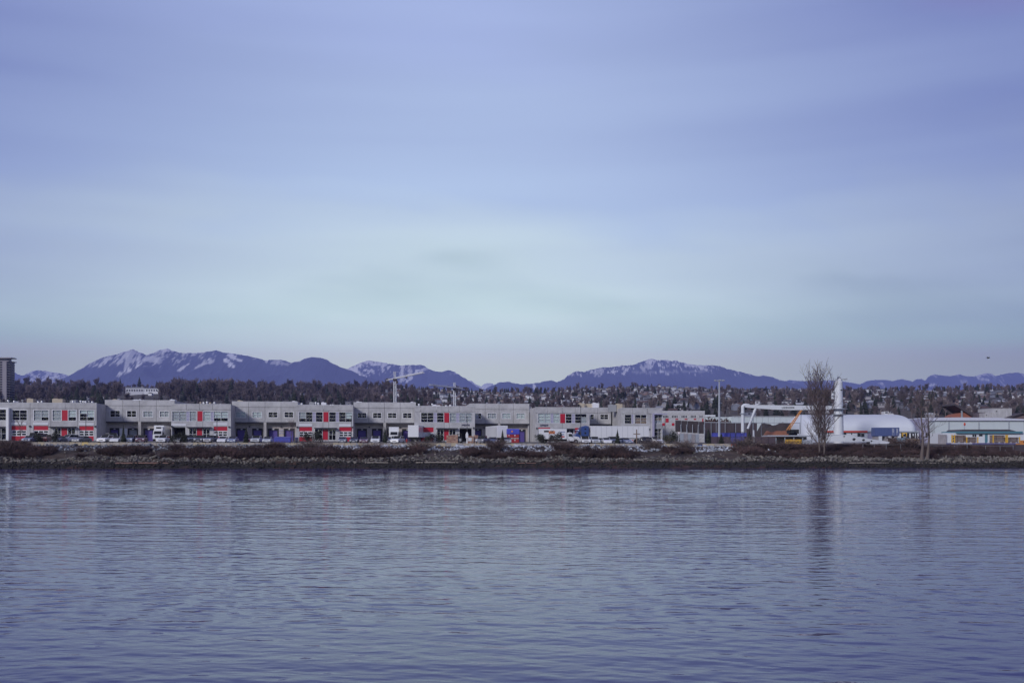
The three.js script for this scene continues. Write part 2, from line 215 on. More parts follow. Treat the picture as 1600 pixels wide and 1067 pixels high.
// ---------------------------------------------------------------- the row of warehouse units across the water
const PHI = Math.atan(0.1146), CU = Math.cos(PHI), SU = Math.sin(PHI), FX0 = -120, FZ0 = 240;
const fu = (px, d = 0) => { const p = (px - 800) / FOCAL; return (p * (FZ0 - d * CU) - FX0 - d * SU) / (CU - p * SU); };
const fZ = (u, d = 0) => FZ0 + u * SU - d * CU, fX = (u, d = 0) => FX0 + u * CU + d * SU;
const fYpx = (px, py, d = 0) => PY(py, fZ(fu(px, d), d));
const concrete = (r, g, b) => mat(r, g, b, 0.9, { map: grainTex });
const MW = {
  wall: [concrete(0.54, 0.54, 0.555), concrete(0.52, 0.518, 0.535), concrete(0.555, 0.553, 0.565)], lower: concrete(0.50, 0.45, 0.43), pilaster: concrete(0.56, 0.54, 0.53),
  white: mat(0.74, 0.75, 0.78, 0.5), trim: mat(0.62, 0.63, 0.67, 0.55), red: mat(0.42, 0.008, 0.03, 0.45), lavender: mat(0.34, 0.33, 0.46, 0.6), purple: mat(0.095, 0.065, 0.28, 0.6), dark: mat(0.02, 0.02, 0.024, 0.7),
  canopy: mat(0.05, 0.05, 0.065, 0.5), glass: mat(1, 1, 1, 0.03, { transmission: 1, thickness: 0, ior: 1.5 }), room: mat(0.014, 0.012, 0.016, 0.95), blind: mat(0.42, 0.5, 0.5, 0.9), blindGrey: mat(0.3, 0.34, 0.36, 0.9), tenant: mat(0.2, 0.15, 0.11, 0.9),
  seal: mat(0.03, 0.03, 0.035, 0.9), beige: mat(0.46, 0.4, 0.31, 0.8), metal: mat(0.55, 0.56, 0.58, 0.4, { metalness: 0.4 }), grey: mat(0.3, 0.31, 0.33, 0.7), letters: mat(0.05, 0.05, 0.1, 0.6), lamp: mat(0.06, 0.06, 0.07, 0.5),
};
const paneGeo = (x0, y0, x1, y1, z) => { const g = new THREE.PlaneGeometry(x1 - x0, y1 - y0); g.translate((x0 + x1) / 2, (y0 + y1) / 2, z); return g; };
function section(name, label, o) {
  const d = o.d, u0 = fu(o.l, d), u1 = fu(o.r, d), mid = (o.l + o.r) / 2;
  const base = gY(fX((u0 + u1) / 2, d), fZ((u0 + u1) / 2, d)) - 0.02;
  const root = thing(name, label, 'building', [fX(u0, d), base, -fZ(u0, d)], PHI, 'row of grey warehouse units');
  const lx = (px) => fu(px, d) - u0, ly = (px, py) => PY(py, fZ(fu(px, d), d)) - base, Wd = u1 - u0, H = ly(mid, o.top), D = o.depth, floor2 = o.split ? ly(mid, o.split) : 0;
  const holes = [];
  const R = rng(o.seed ?? 1);
  // windows: columns of panes; a letter for each column: d dark, b blinds, g grey blinds, l lavender panel; small letters of rows in order top to bottom
  const glaze = (w, wName = 'window') => {
    const [x0, x1, py0, py1] = w.box, X0 = lx(x0), X1 = lx(x1), Y1 = ly((x0 + x1) / 2, py0), Y0 = Math.max(0.06, ly((x0 + x1) / 2, py1)); holes.push([X0, Y0, X1, Y1]);
    const win = new THREE.Group(); win.name = wName; win.position.set(X0, Y0, 0); root.add(win);
    const cw = X1 - X0, ch = Y1 - Y0, t = w.trim ?? 0.13, fr = [bx(-t, -t, -0.1, cw + t, 0, 0.05), bx(-t, ch, -0.1, cw + t, ch + t * 0.7, 0.05), bx(-t, 0, -0.1, 0, ch, 0.05), bx(cw, 0, -0.1, cw + t, ch, 0.05)];
    const cols = w.cols ?? [w.fill], edges = w.edges ? w.edges.map((p) => lx(p) - X0) : cols.map((_, i) => cw * (i + 1) / cols.length);
    let a = 0;
    cols.forEach((f, ci) => {
      const b = edges[ci] ?? cw, rows = w.rows ?? 3;
      if (ci) fr.push(bx(a - 0.035, 0, -0.15, a + 0.035, ch, -0.02));
      for (let r = 0; r < rows; r++) {
        const ya = ch * (rows - 1 - r) / rows, yb = ch * (rows - r) / rows, k = f[Math.min(r, f.length - 1)];
        if (r) fr.push(bx(a, yb - 0.028, -0.15, b, yb + 0.028, -0.03));
        if (k == 'l') { mesh('spandrel_panel', bx(a, ya, -0.14, b, yb, -0.07), MW.lavender, win); continue; }
        const p = mesh('pane', paneGeo(a, ya, b, yb, -0.11), MW.glass, win);
        if (k != 'd') mesh('blind', bx(a + 0.04, ya + (k == 'B' ? (yb - ya) * 0.45 : 0.02), -0.24, b - 0.04, yb - 0.02, -0.2), k == 'g' ? MW.blindGrey : k == 't' ? MW.tenant : MW.blind, p);
      }
      a = b;
    });
    mesh('frame', mg(fr), w.white ? MW.white : MW.trim, win);
  };
  for (const w of o.windows ?? []) glaze(w);
  for (const w of o.entrances ?? []) glaze({ rows: 2, trim: 0.08, cols: ['d', 'd'], white: true, ...w }, 'glazed_entrance');
  for (const [x0, x1, py0, py1] of o.redPanels ?? []) { const X0 = lx(x0), X1 = lx(x1), Y0 = Math.max(0, ly(x0, py1)), Y1 = ly(x0, py0); mesh('red_panel', bx(X0, Y0, -0.02, X1, Y1, 0.035), MW.red, root); }
  for (const q of o.doors ?? []) {
    const [x0, x1, py0] = q.box, X0 = lx(x0), X1 = lx(x1), Y1 = ly(x0, py0), w = X1 - X0; holes.push([X0, 0.03, X1, Y1]);
    const g = new THREE.Group(); g.name = q.kind == 'open' ? 'open_doorway' : 'overhead_door'; g.position.set(X0, 0.03, 0); root.add(g); const h = Y1 - 0.03;
    if (q.kind == 'red') {                       // red leaves with a band of two rows of lights
      mesh('door_leaf', mg([bx(0, h * 0.70, -0.16, w, h, -0.1), bx(0, 0, -0.16, w, h * 0.31, -0.1)]), MW.red, g);
      const f = [bx(0, h * 0.31, -0.17, w, h * 0.36, -0.09), bx(0, h * 0.485, -0.17, w, h * 0.535, -0.09), bx(0, h * 0.65, -0.17, w, h * 0.70, -0.09)];
      for (let i = 0; i <= 3; i++) f.push(bx(w * i / 3 - (i ? i == 3 ? 0.12 : 0.09 : 0), h * 0.36, -0.17, w * i / 3 + (i == 3 ? 0 : i ? 0.09 : 0.12), h * 0.65, -0.09));
      mesh('light_frame', mg(f), MW.white, g);
      for (let i = 0; i < 3; i++) for (const y of [0.36, 0.535]) mesh('pane', paneGeo(w * i / 3 + 0.09, h * y, w * (i + 1) / 3 - 0.09, h * (y + 0.125), -0.13), MW.glass, g);
    } else if (q.kind == 'mixed') { mesh('door_leaf', bx(0, h * 0.66, -0.16, w, h, -0.1), MW.red, g); mesh('door_leaf', bx(0, h * 0.3, -0.16, w, h * 0.655, -0.1), MW.trim, g); mesh('door_leaf', bx(0, 0, -0.16, w, h * 0.295, -0.1), MW.red, g); }
    else if (q.kind == 'white') { const n = 4; for (let i = 0; i < n; i++) mesh('door_leaf', bx(0, h * i / n + 0.02, -0.14, w, h * (i + 1) / n, -0.08), MW.white, g); }
    else if (q.kind == 'dock') {                 // dock door with dark seal round it
      const s = w * 0.11; mesh('dock_seal', mg([bx(0, 0, -0.3, s, h, 0.12), bx(w - s, 0, -0.3, w, h, 0.12), bx(s, h * 0.87, -0.3, w - s, h, 0.14)]), MW.seal, g);
      const n = 5; for (let i = 0; i < n; i++) mesh('door_leaf', bx(s, h * 0.87 * i / n + 0.015, -0.28, w - s, h * 0.87 * (i + 1) / n, -0.22), q.mat ?? MW.purple, g);
      if (q.plate !== false) mesh('dock_number_plate', bx(w * 0.42, h * 0.9, 0.14, w * 0.6, h * 0.955, 0.16), MW.white, g);
    } else mesh('door_curtain', bx(0, h * 0.93, -0.3, w, h, -0.15), MW.grey, g);
  }
  for (const [x0, x1, py0, py1, m] of o.bands ?? []) mesh('lintel_panel', bx(lx(x0), ly(x0, py1), -0.02, lx(x1), ly(x0, py0), 0.07), MW[m ?? 'trim'], root);
  for (const [x0, x1, py0, dep] of o.canopies ?? []) mesh('canopy', bx(lx(x0), ly(x0, py0) - 0.2, 0.0, lx(x1), ly(x0, py0), dep ?? 1.1), MW.canopy, root);
  for (const [x, py] of o.lamps ?? []) mesh('wall_lamp', mg([bx(lx(x) - 0.16, ly(x, py) - 0.2, 0, lx(x) + 0.16, ly(x, py) + 0.12, 0.28), bx(lx(x) - 0.22, ly(x, py) + 0.12, 0, lx(x) + 0.22, ly(x, py) + 0.17, 0.36)]), MW.lamp, root);
  for (const [x0, x1, py0, py1, n, kind] of o.signs ?? []) {           // raised dark letters, too small to read from here
    const X0 = lx(x0), X1 = lx(x1), Y0 = ly(x0, py1), Y1 = ly(x0, py0), w = (X1 - X0) / n, h = Y1 - Y0, s = new THREE.Group(); s.name = 'sign_lettering'; root.add(s);
    for (let i = 0; i < n; i++) {
      const a = X0 + i * w + w * 0.1, b = X0 + (i + 1) * w - w * 0.1, t = w * 0.22, v = (i * 7 + kind) % 4, L = [bx(a, Y0, 0, a + t, Y1, 0.06)];
      if (v != 1) L.push(bx(a + t, Y1 - h * 0.2, 0, b, Y1, 0.06)); if (v != 2) L.push(bx(b - t, v == 3 ? Y0 : Y0 + h * 0.4, 0, b, v != 1 ? Y1 - h * 0.2 : Y1, 0.06)); if (v != 3) L.push(bx(a + t, Y0 + h * 0.4, 0, v != 2 ? b - t : b, Y0 + h * 0.58, 0.06)); if (v == 2) L.push(bx(a + t, Y0, 0, b, Y0 + h * 0.18, 0.06));
      mesh('letter', mg(L), MW.letters, s);
    }
  }
  // the skin: tilt-up panels with open joints, cut out for every opening
  const joint = 0.035, line = ly(mid, o.top + 8.5), low = o.split ? floor2 : 0;
  const panelRow = (y0, y1, px, z, thick, m) => {
    const xs = [0, ...px.map(lx), Wd];
    for (let i = 0; i + 1 < xs.length; i++) {
      const a = xs[i] + (i ? joint : 0), b = xs[i + 1] - (i + 2 < xs.length ? joint : 0), hs = holes.filter((q) => q[0] > a - 0.01 && q[2] < b + 0.01 && q[1] > y0 - 0.01 && q[3] < y1 + 0.01).map((q) => [[q[0], q[1]], [q[0], q[3]], [q[2], q[3]], [q[2], q[1]]]);
      mesh('wall_panel', worldUV(ext(rect(a, y0, b, y1), z - thick, z, hs), 0.12), m ?? MW.wall[(R() * 3) | 0], root);
    }
  };
  panelRow(line + joint, H, o.joints, 0, 0.3);
  if (o.split) {
    panelRow(low, line - joint, o.joints, 0, 0.3);
    mesh('soffit', bx(0.02, low - 0.06, -2.0, Wd - 0.02, low - 0.005, -0.05), MW.grey, root);
    const edge = [0, ...(o.posts ?? []).map(lx), Wd];
    o.posts?.forEach((p, i) => { mesh('pilaster', bx(lx(p) - 0.33, 0, -1.25, lx(p) + 0.33, low - 0.07, 0.06), MW.pilaster, root); });
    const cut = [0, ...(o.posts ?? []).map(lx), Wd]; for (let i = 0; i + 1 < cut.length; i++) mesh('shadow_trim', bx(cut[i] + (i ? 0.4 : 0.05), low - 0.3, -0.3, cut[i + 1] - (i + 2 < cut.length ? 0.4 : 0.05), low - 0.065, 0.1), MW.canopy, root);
    // ground floor set back under the upper floor
    const q = new THREE.Group(); q.name = 'ground_floor_wall'; q.position.z = -1.3; root.add(q);
    const hs = holes.filter((h) => h[3] < low - 0.1).map((h) => [[h[0], h[1]], [h[0], h[3]], [h[2], h[3]], [h[2], h[1]]]);
    mesh('wall_panel', worldUV(ext(rect(0.02, 0, Wd - 0.02, low - 0.08), -0.3, 0, hs), 0.12), MW.lower, q);
    for (const ch of [...root.children]) if (['overhead_door', 'open_doorway', 'lintel_panel', 'wall_lamp'].includes(ch.name)) { if (ch.name == 'wall_lamp' || ch.isMesh) ch.position.z -= 1.3; else ch.position.z = -1.3; }
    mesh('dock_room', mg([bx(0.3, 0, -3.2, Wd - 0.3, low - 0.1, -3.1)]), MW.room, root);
  } else panelRow(0, line - joint, o.lowJoints ?? [], 0, 0.3);
  // body: side walls, roof, back and the dark rooms behind the glass
  const sideMat = MW.wall[1];
  mesh('side_wall', worldUV(bx(0.004, 0, -D, 0.3, H - 0.01, -0.304), 0.12), sideMat, root); mesh('side_wall', worldUV(bx(Wd - 0.3, 0, -D, Wd - 0.004, H - 0.01, -0.304), 0.12), sideMat, root);
  mesh('back_wall', bx(0.31, 0, -D, Wd - 0.31, H - 0.02, -D + 0.3), sideMat, root);
  mesh('roof', bx(0.31, H - 1.0, -D + 0.31, Wd - 0.31, H - 0.75, -0.31), MW.grey, root);
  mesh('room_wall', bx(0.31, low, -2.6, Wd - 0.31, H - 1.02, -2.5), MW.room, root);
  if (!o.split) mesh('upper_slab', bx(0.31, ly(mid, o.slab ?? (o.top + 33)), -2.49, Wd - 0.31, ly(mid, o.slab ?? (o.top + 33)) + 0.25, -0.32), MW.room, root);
  mesh('parapet_cap', mg([bx(-0.03, H, -0.36, Wd + 0.03, H + 0.08, 0.04)]), MW.trim, root);
  o.extra?.({ root, lx, ly, H, Wd, base, D });
  // roof plant: [x0, x1, py0 top, material, depth back]
  for (const [x0, x1, py0, m, back] of o.plant ?? []) {
    const dd = back ?? 4, Z = fZ(fu((x0 + x1) / 2, d), d) + dd, X0 = PX(x0, Z), X1 = PX(x1, Z), y = PY(py0, Z), yb = base + H - 0.74;
    const tops = { beige: MW.beige, white: MW.white, grey: MW.grey, metal: MW.metal, dark: MW.dark, cap: MW.trim };
    const s = lx((x0 + x1) / 2), w = X1 - X0, hgt = y - base, sx = s - dd * 0.0;
    if (m == 'metal' || w < 1.0) mesh('roof_vent', mg([bar([s, H - 0.75, -dd], [s, hgt - 0.25, -dd], 0.16, 8), bar([s, hgt - 0.3, -dd], [s, hgt, -dd], 0.3, 8, 0.22)]), tops[m], root);
    else mesh('roof_unit', mg([bx(s - w / 2, H - 0.75, -dd - 1.6, s + w / 2, hgt, -dd + 0.6), bx(s - w / 2 + 0.15, hgt, -dd - 1.2, s - w / 2 + w * 0.5, hgt + 0.12, -dd + 0.3)]), tops[m], root);
  }
  return root;
}
const door = (x0, x1, py, kind, extra = {}) => ({ box: [x0, x1, py], kind, ...extra });
section('warehouse_unit', 'grey warehouse unit at the left edge with white portal frame and three red garage doors', { l: -45, r: 150, d: 0, top: 629.6, depth: 7.9, seed: 2, joints: [-10, 46, 101], lowJoints: [46, 78.5, 120.5],
  windows: [{ box: [-32, 9.5, 640.5, 656.5], cols: ['d', 'd', 'd'], edges: [-18, -4], white: true }, { box: [18.5, 41, 641, 656.5], cols: ['d', 'd'], white: true }, { box: [52, 75, 641, 656.8], cols: ['ggg', 'ggd'], white: true }, { box: [81.3, 94.6, 641, 657], cols: ['ggg'], white: true }, { box: [106, 118, 641, 657], cols: ['bbd'], white: true }, { box: [124, 146, 641, 657], cols: ['bdd', 'bbd'], white: true }],
  entrances: [{ box: [-8, 9, 668.5, 686.5], cols: ['d', 'd'] }, { box: [85, 94, 669, 686.5] }, { box: [105.5, 116.5, 669, 686.5] }], redPanels: [[96, 105, 641, 657], [95.2, 104, 669, 687]],
  doors: [door(17, 40.2, 665.2, 'red'), door(51.4, 74.5, 665.2, 'red'), door(122.8, 145.5, 665.6, 'red')], bands: [[16.5, 40.5, 660, 663.7], [51, 75, 660, 663.8], [122.5, 145.8, 660.8, 664.5]], canopies: [[-20, 10.5, 666.3, 0.5], [76, 118.5, 666.3]], lamps: [[45.8, 666], [148, 666.3]],
  plant: [[-30, -14, 623.5, 'beige'], [3.3, 5.6, 625, 'metal', 3], [13, 15, 626, 'metal', 3], [22, 27.5, 624.5, 'grey'], [33, 42.5, 623.2, 'beige'], [43.5, 48, 625.6, 'metal', 5], [51, 53.5, 627, 'metal', 3], [56.5, 58.6, 626.4, 'metal', 3], [73.5, 89, 623.5, 'beige'], [97, 106, 626, 'grey', 6], [105.5, 108.5, 626.5, 'metal', 3], [114, 116, 625.7, 'white', 5], [118.6, 120.4, 626.4, 'metal', 5], [122, 124, 626.5, 'white', 5], [126, 131, 626, 'grey', 5], [136.5, 139, 627, 'metal', 3]],
  extra: ({ root, lx, ly }) => { const x1 = lx(15), x0 = lx(11), xl = lx(-40), xl2 = lx(-36), y1 = ly(12, 637.3), y2 = ly(12, 640); mesh('portal_frame', mg([bx(x0, 0, 0.003, x1, y1, 1.1), bx(xl2, y2, 0.003, x0, y1, 1.1), bx(xl, 0, 0.003, xl2, y1, 1.1)]), MW.white, root); } });
section('warehouse_unit', 'tall recessed grey loading section with square windows, left of all, behind a white reefer truck', { l: 163, r: 272, d: -8, top: 625.6, split: 658.3, depth: 24, seed: 3, joints: [191, 217.2, 243.5], posts: [217.3], 
  windows: [{ box: [171.6, 186.4, 641.8, 651.2], rows: 2, cols: ['d', 'd'], white: true }, { box: [197.8, 211.8, 642, 651.3], rows: 2, cols: ['d', 'd'], white: true }, { box: [223.3, 237.8, 642.6, 651.3], rows: 2, cols: ['g', 'g'], white: true }, { box: [249.2, 263, 642.8, 651.3], rows: 2, cols: ['g', 'g'], white: true }],
  doors: [door(168.6, 183.4, 668.5, 'dock'), door(197, 213, 668.8, 'dock', { mat: MW.grey }), door(221.8, 238.2, 669, 'dock'), door(247, 261.8, 669, 'dock', { mat: MW.dark })], bands: [[184.2, 196, 669.4, 686, 'trim']], lamps: [[242.8, 665.8]],
  plant: [[172, 182, 624.4, 'beige', 2], [206, 223, 625, 'cap', 1], [213.5, 216.5, 623.8, 'white', 2], [264, 271.8, 624.6, 'cap', 1]] });
section('warehouse_unit', 'grey warehouse unit with an open dark doorway left and a red garage door right', { l: 266.8, r: 360.2, d: 0, top: 631.7, depth: 7.9, seed: 4, joints: [290.5, 311, 331.5], lowJoints: [307, 316.3],
  windows: [{ box: [268.6, 306, 643, 657.8], cols: ['g', 'g', 'l', 'g'], edges: [279.2, 290.4, 295.6] }, { box: [317, 355.4, 643.3, 658], cols: ['b', 'l', 'bbd', 'bbd'], edges: [328.6, 333.4, 344.6] }], redPanels: [[308, 316, 642.4, 658], [307.2, 315.2, 669, 687]],
  entrances: [{ box: [295, 306, 669.8, 687] }, { box: [317, 327, 669.8, 687] }], doors: [door(268, 289, 666.3, 'open'), door(333.2, 354.6, 666.4, 'red')], bands: [[267.4, 290, 662, 665.6], [333, 355, 660.5, 664.6]], canopies: [[292, 329.8, 667]], lamps: [[264.8 + 2.6, 666.2], [357.4, 667]],
  plant: [[306.4, 312, 628.2, 'beige', 3], [313, 315, 628.3, 'metal', 3], [318, 320.5, 627.4, 'white', 3], [321.5, 327.5, 628.8, 'beige', 3], [330, 332.2, 628.2, 'metal', 3], [341, 343, 630.4, 'grey', 2]] });
section('warehouse_unit', 'tall recessed grey loading section with four purple dock doors and blue dumpsters outside', { l: 361.8, r: 464.8, d: -6.5, top: 627.8, split: 659.3, depth: 24, seed: 5, joints: [388, 413.6, 438.5], posts: [413.6], 
  windows: [{ box: [368.4, 383.2, 643.6, 652.2], rows: 2, cols: ['b', 'b'], white: true }, { box: [394, 408.3, 643.9, 652.3], rows: 2, cols: ['b', 'b'], white: true }, { box: [419, 433, 644, 652], rows: 2, cols: ['d', 'd'], white: true }, { box: [444, 457.6, 644, 652], rows: 2, cols: ['d', 'd'], white: true }],
  doors: [door(367.4, 384, 669.2, 'dock'), door(392.6, 408.8, 669.2, 'dock'), door(417.4, 433.8, 669.2, 'dock'), door(442, 458.8, 669.2, 'dock')], bands: [[434.6, 441.4, 672, 673.5, 'lavender'], [434.6, 441.4, 676, 677.5, 'lavender']], lamps: [[388.4, 666.4], [438.2, 666.6]],
  plant: [[369, 377, 626.2, 'beige', 2], [455.5, 463, 627.1, 'cap', 1]] });
section('warehouse_unit', 'grey warehouse unit flanked by two red garage doors with a pine clump before its entrance', { l: 462.2, r: 551.4, d: 0, top: 633.1, depth: 7.9, seed: 6, joints: [484, 505, 529], lowJoints: [504.2, 512.9],
  windows: [{ box: [467, 503.6, 644, 658.8], cols: ['ggd', 'd', 'l', 'd'], edges: [477.6, 487.8, 493] }, { box: [514, 549.6, 644.2, 659], cols: ['d', 'l', 'd', 'bbd'], edges: [524.4, 529.3, 539.6] }], redPanels: [[505, 512.9, 643.8, 659.2], [504.3, 512, 671, 687.2]],
  entrances: [{ box: [491.5, 503, 670.4, 687] }, { box: [513.8, 524, 671, 687.2] }], doors: [door(467, 487.2, 667, 'red'), door(529.6, 550, 667.2, 'red')], bands: [[466.8, 487.6, 662, 666], [529.4, 550.2, 662.5, 666.3]], canopies: [[491, 526, 668.3]], lamps: [[464, 667.2], [550.9 - 0.1, 667.6]],
  plant: [[466, 471.5, 629.8, 'white', 4], [480.5, 488, 628.6, 'grey', 5], [488.5, 493.5, 628.2, 'metal', 4], [494, 496, 629.4, 'white', 4], [499.5, 507, 629.2, 'white', 5], [514.5, 516.5, 632, 'metal', 3], [518, 519.6, 632, 'metal', 3]] });
section('warehouse_unit', 'tall recessed grey loading section below the taller tower crane, white box truck at its dock', { l: 552.2, r: 649.6, d: -8, top: 629.2, split: 660.4, depth: 24, seed: 7, joints: [576, 600.6, 625], posts: [600.8], 
  windows: [{ box: [558.6, 572, 645.2, 652.8], rows: 2, cols: ['d', 'd'], white: true }, { box: [582.6, 595.6, 645.3, 653], rows: 2, cols: ['d', 'd'], white: true }, { box: [606, 619, 645.4, 653], rows: 2, cols: ['d', 'd'], white: true }, { box: [629.6, 642.6, 645.5, 653], rows: 2, cols: ['d', 'd'], white: true }],
  doors: [door(557.4, 572.8, 669.6, 'dock'), door(581, 596.6, 669.6, 'dock'), door(605, 621.6, 669.8, 'dock', { mat: MW.grey }), door(628, 645, 669.8, 'dock')], lamps: [[576.6, 667.2], [624.6, 667.4]],
  plant: [[556, 564.5, 627.8, 'cap', 2], [641, 648.8, 628.6, 'cap', 1]] });
section('warehouse_unit', 'grey warehouse unit with dark letter sign over an open doorway, brick pallets outside', { l: 647.8, r: 742, d: 0, top: 634.8, depth: 7.9, seed: 8, joints: [657, 681.5, 701, 718], lowJoints: [693.9, 701.7],
  windows: [{ box: [657.8, 693, 645, 659.6], cols: ['d', 'd', 'l', 'd'], edges: [667.6, 677.2, 682.6] }, { box: [702.8, 737, 645.3, 659.9], cols: ['g', 'l', 'g', 'g'], edges: [712.4, 717.5, 727.4] }], redPanels: [[694, 701.6, 644.9, 660.2], [693.9, 700.9, 671.3, 687.6]],
  entrances: [{ box: [683, 692.8, 671.3, 687.4] }, { box: [702, 711.6, 671.3, 687.6] }], doors: [door(657.4, 677.2, 667.6, 'mixed'), door(718, 737, 668, 'open')], canopies: [[681.4, 715, 668.8]], lamps: [[655.2, 668.2], [739.8, 668.6]], signs: [[721, 734.2, 662.8, 665.8, 8, 1]],
  plant: [[652, 658, 631, 'white', 4], [674.5, 678, 630.4, 'metal', 4], [676.5, 688, 633.2, 'white', 3], [697, 699, 633, 'metal', 3], [703, 706, 632.6, 'white', 3]] });
section('warehouse_unit', 'tall recessed grey loading section behind the red stacked load and a parked white trailer', { l: 733, r: 827, d: -10, top: 631.2, split: 661.6, depth: 24, seed: 9, joints: [758, 779.8, 802], posts: [779.9], 
  windows: [{ box: [742.5, 752, 646, 653.8], rows: 2, cols: ['g', 'd'], white: true }, { box: [762, 775, 646, 653.8], rows: 2, cols: ['g', 'g'], white: true }, { box: [784.8, 797.6, 646, 653.8], rows: 2, cols: ['b', 'b'], white: true }, { box: [807, 819.8, 646.2, 654], rows: 2, cols: ['b', 'b'], white: true }],
  doors: [door(741, 753.2, 670, 'dock'), door(760.4, 775.2, 670.2, 'dock', { mat: MW.grey }), door(786, 800, 670.4, 'dock'), door(810.4, 821.8, 670.6, 'dock')], lamps: [[757, 668]] });
section('warehouse_unit', 'grey warehouse unit with greenish blinds and a dark letter sign above the white box truck', { l: 836.4, r: 921.4, d: 0, top: 636.7, depth: 9.9, seed: 10, joints: [856, 879, 899], lowJoints: [879],
  windows: [{ box: [841, 874.4, 646.2, 660.8], cols: ['b', 'b', 'l', 'b'], edges: [851, 860.3, 864.6] }, { box: [884.2, 916.8, 646.8, 661], cols: ['d', 'l', 'd', 'dgg'], edges: [893.4, 898.6, 907.6] }], redPanels: [[875.4, 883, 646.6, 661], [841, 859.6, 668.1, 670.7], [898.4, 919.6, 668.6, 687]],
  entrances: [{ box: [885, 896, 671.6, 688] }], doors: [], canopies: [[863.2, 897, 669.4]], lamps: [[838.6, 669.2]], signs: [[844.2, 856.8, 663.2, 666.4, 7, 2]] });
section('warehouse_unit', 'short recessed grey warehouse link with two small windows behind the long white trailer', { l: 915, r: 955, d: -10, top: 637.2, split: 662.3, depth: 20, seed: 11, joints: [933.8], windows: [{ box: [922.8, 928, 647.6, 655], rows: 2, cols: ['d'], white: true }, { box: [938.2, 950.4, 647.8, 655], rows: 2, cols: ['d', 'd'], white: true }],
  plant: [[907, 909.6, 631.4, 'dark', 4], [910, 918.4, 630.4, 'beige', 5], [923, 943.4, 631.6, 'beige', 6], [931, 940, 630, 'white', 4]] });
section('warehouse_unit', 'grey end unit of the warehouse row with a glazed corner and white garage door', { l: 970.6, r: 1035, d: 0, top: 637.9, depth: 24, seed: 12, joints: [989, 1012], lowJoints: [991, 1016.5],
  windows: [{ box: [976.2, 990, 648, 661.6], cols: ['d', 'l'], edges: [987] }, { box: [992.4, 1010.4, 648.2, 661.8], cols: ['dtt', 'dtt'] }, { box: [1022.8, 1034.4, 648.4, 661.4], cols: ['dtg', 'dtg'] }, { box: [1022.8, 1034.4, 669.8, 686.4], cols: ['d', 'd'] }],
  doors: [door(993, 1013, 670, 'white')], lamps: [[1014, 670.6]], plant: [[958.5, 969.4, 632.6, 'grey', 5], [970, 979, 631.4, 'beige', 5]],
  extra: ({ root, lx, ly }) => { mesh('corner_frame', mg([bx(lx(1019.4), 0, 0.003, lx(1021.8), ly(1020, 646), 0.7), bx(lx(1021.8), ly(1020, 647.8), 0.003, lx(1042), ly(1020, 646), 0.7)]), MW.lavender, root); mesh('spandrel_panel', bx(lx(1022.8), ly(1028, 669.2), 0.003, lx(1034.6), ly(1028, 662), 0.08), MW.grey, root); } });
// ---------------------------------------------------------------- plants: shared shapes
function tri(P_, a, b, c) { P_.push(...a, ...b, ...c); }
function soup(pos, col) { const g = new THREE.BufferGeometry(); g.setAttribute('position', new THREE.Float32BufferAttribute(pos, 3)); if (col) g.setAttribute('color', new THREE.Float32BufferAttribute(col, 3)); g.computeVertexNormals(); return g; }
// a tapered three or four sided stem between two points, added to a triangle list
function stem(pos, a, b, ra, rb, sides = 3) {
  const d = [b[0] - a[0], b[1] - a[1], b[2] - a[2]], l = Math.hypot(...d) || 1, n = d.map((v) => v / l), u = Math.abs(n[1]) < 0.9 ? [n[2], 0, -n[0]] : [0, n[2], -n[1]], ul = Math.hypot(...u) || 1; u[0] /= ul; u[1] /= ul; u[2] /= ul;
  const v = [n[1] * u[2] - n[2] * u[1], n[2] * u[0] - n[0] * u[2], n[0] * u[1] - n[1] * u[0]], A = [], B = [];
  for (let i = 0; i < sides; i++) { const t = i / sides * 6.2832, c = Math.cos(t), s = Math.sin(t); A.push([0, 1, 2].map((k) => a[k] + ra * (u[k] * c + v[k] * s))); B.push([0, 1, 2].map((k) => b[k] + rb * (u[k] * c + v[k] * s))); }
  for (let i = 0; i < sides; i++) { const j = (i + 1) % sides; tri(pos, A[i], B[j], A[j]); tri(pos, A[i], B[i], B[j]); }
}
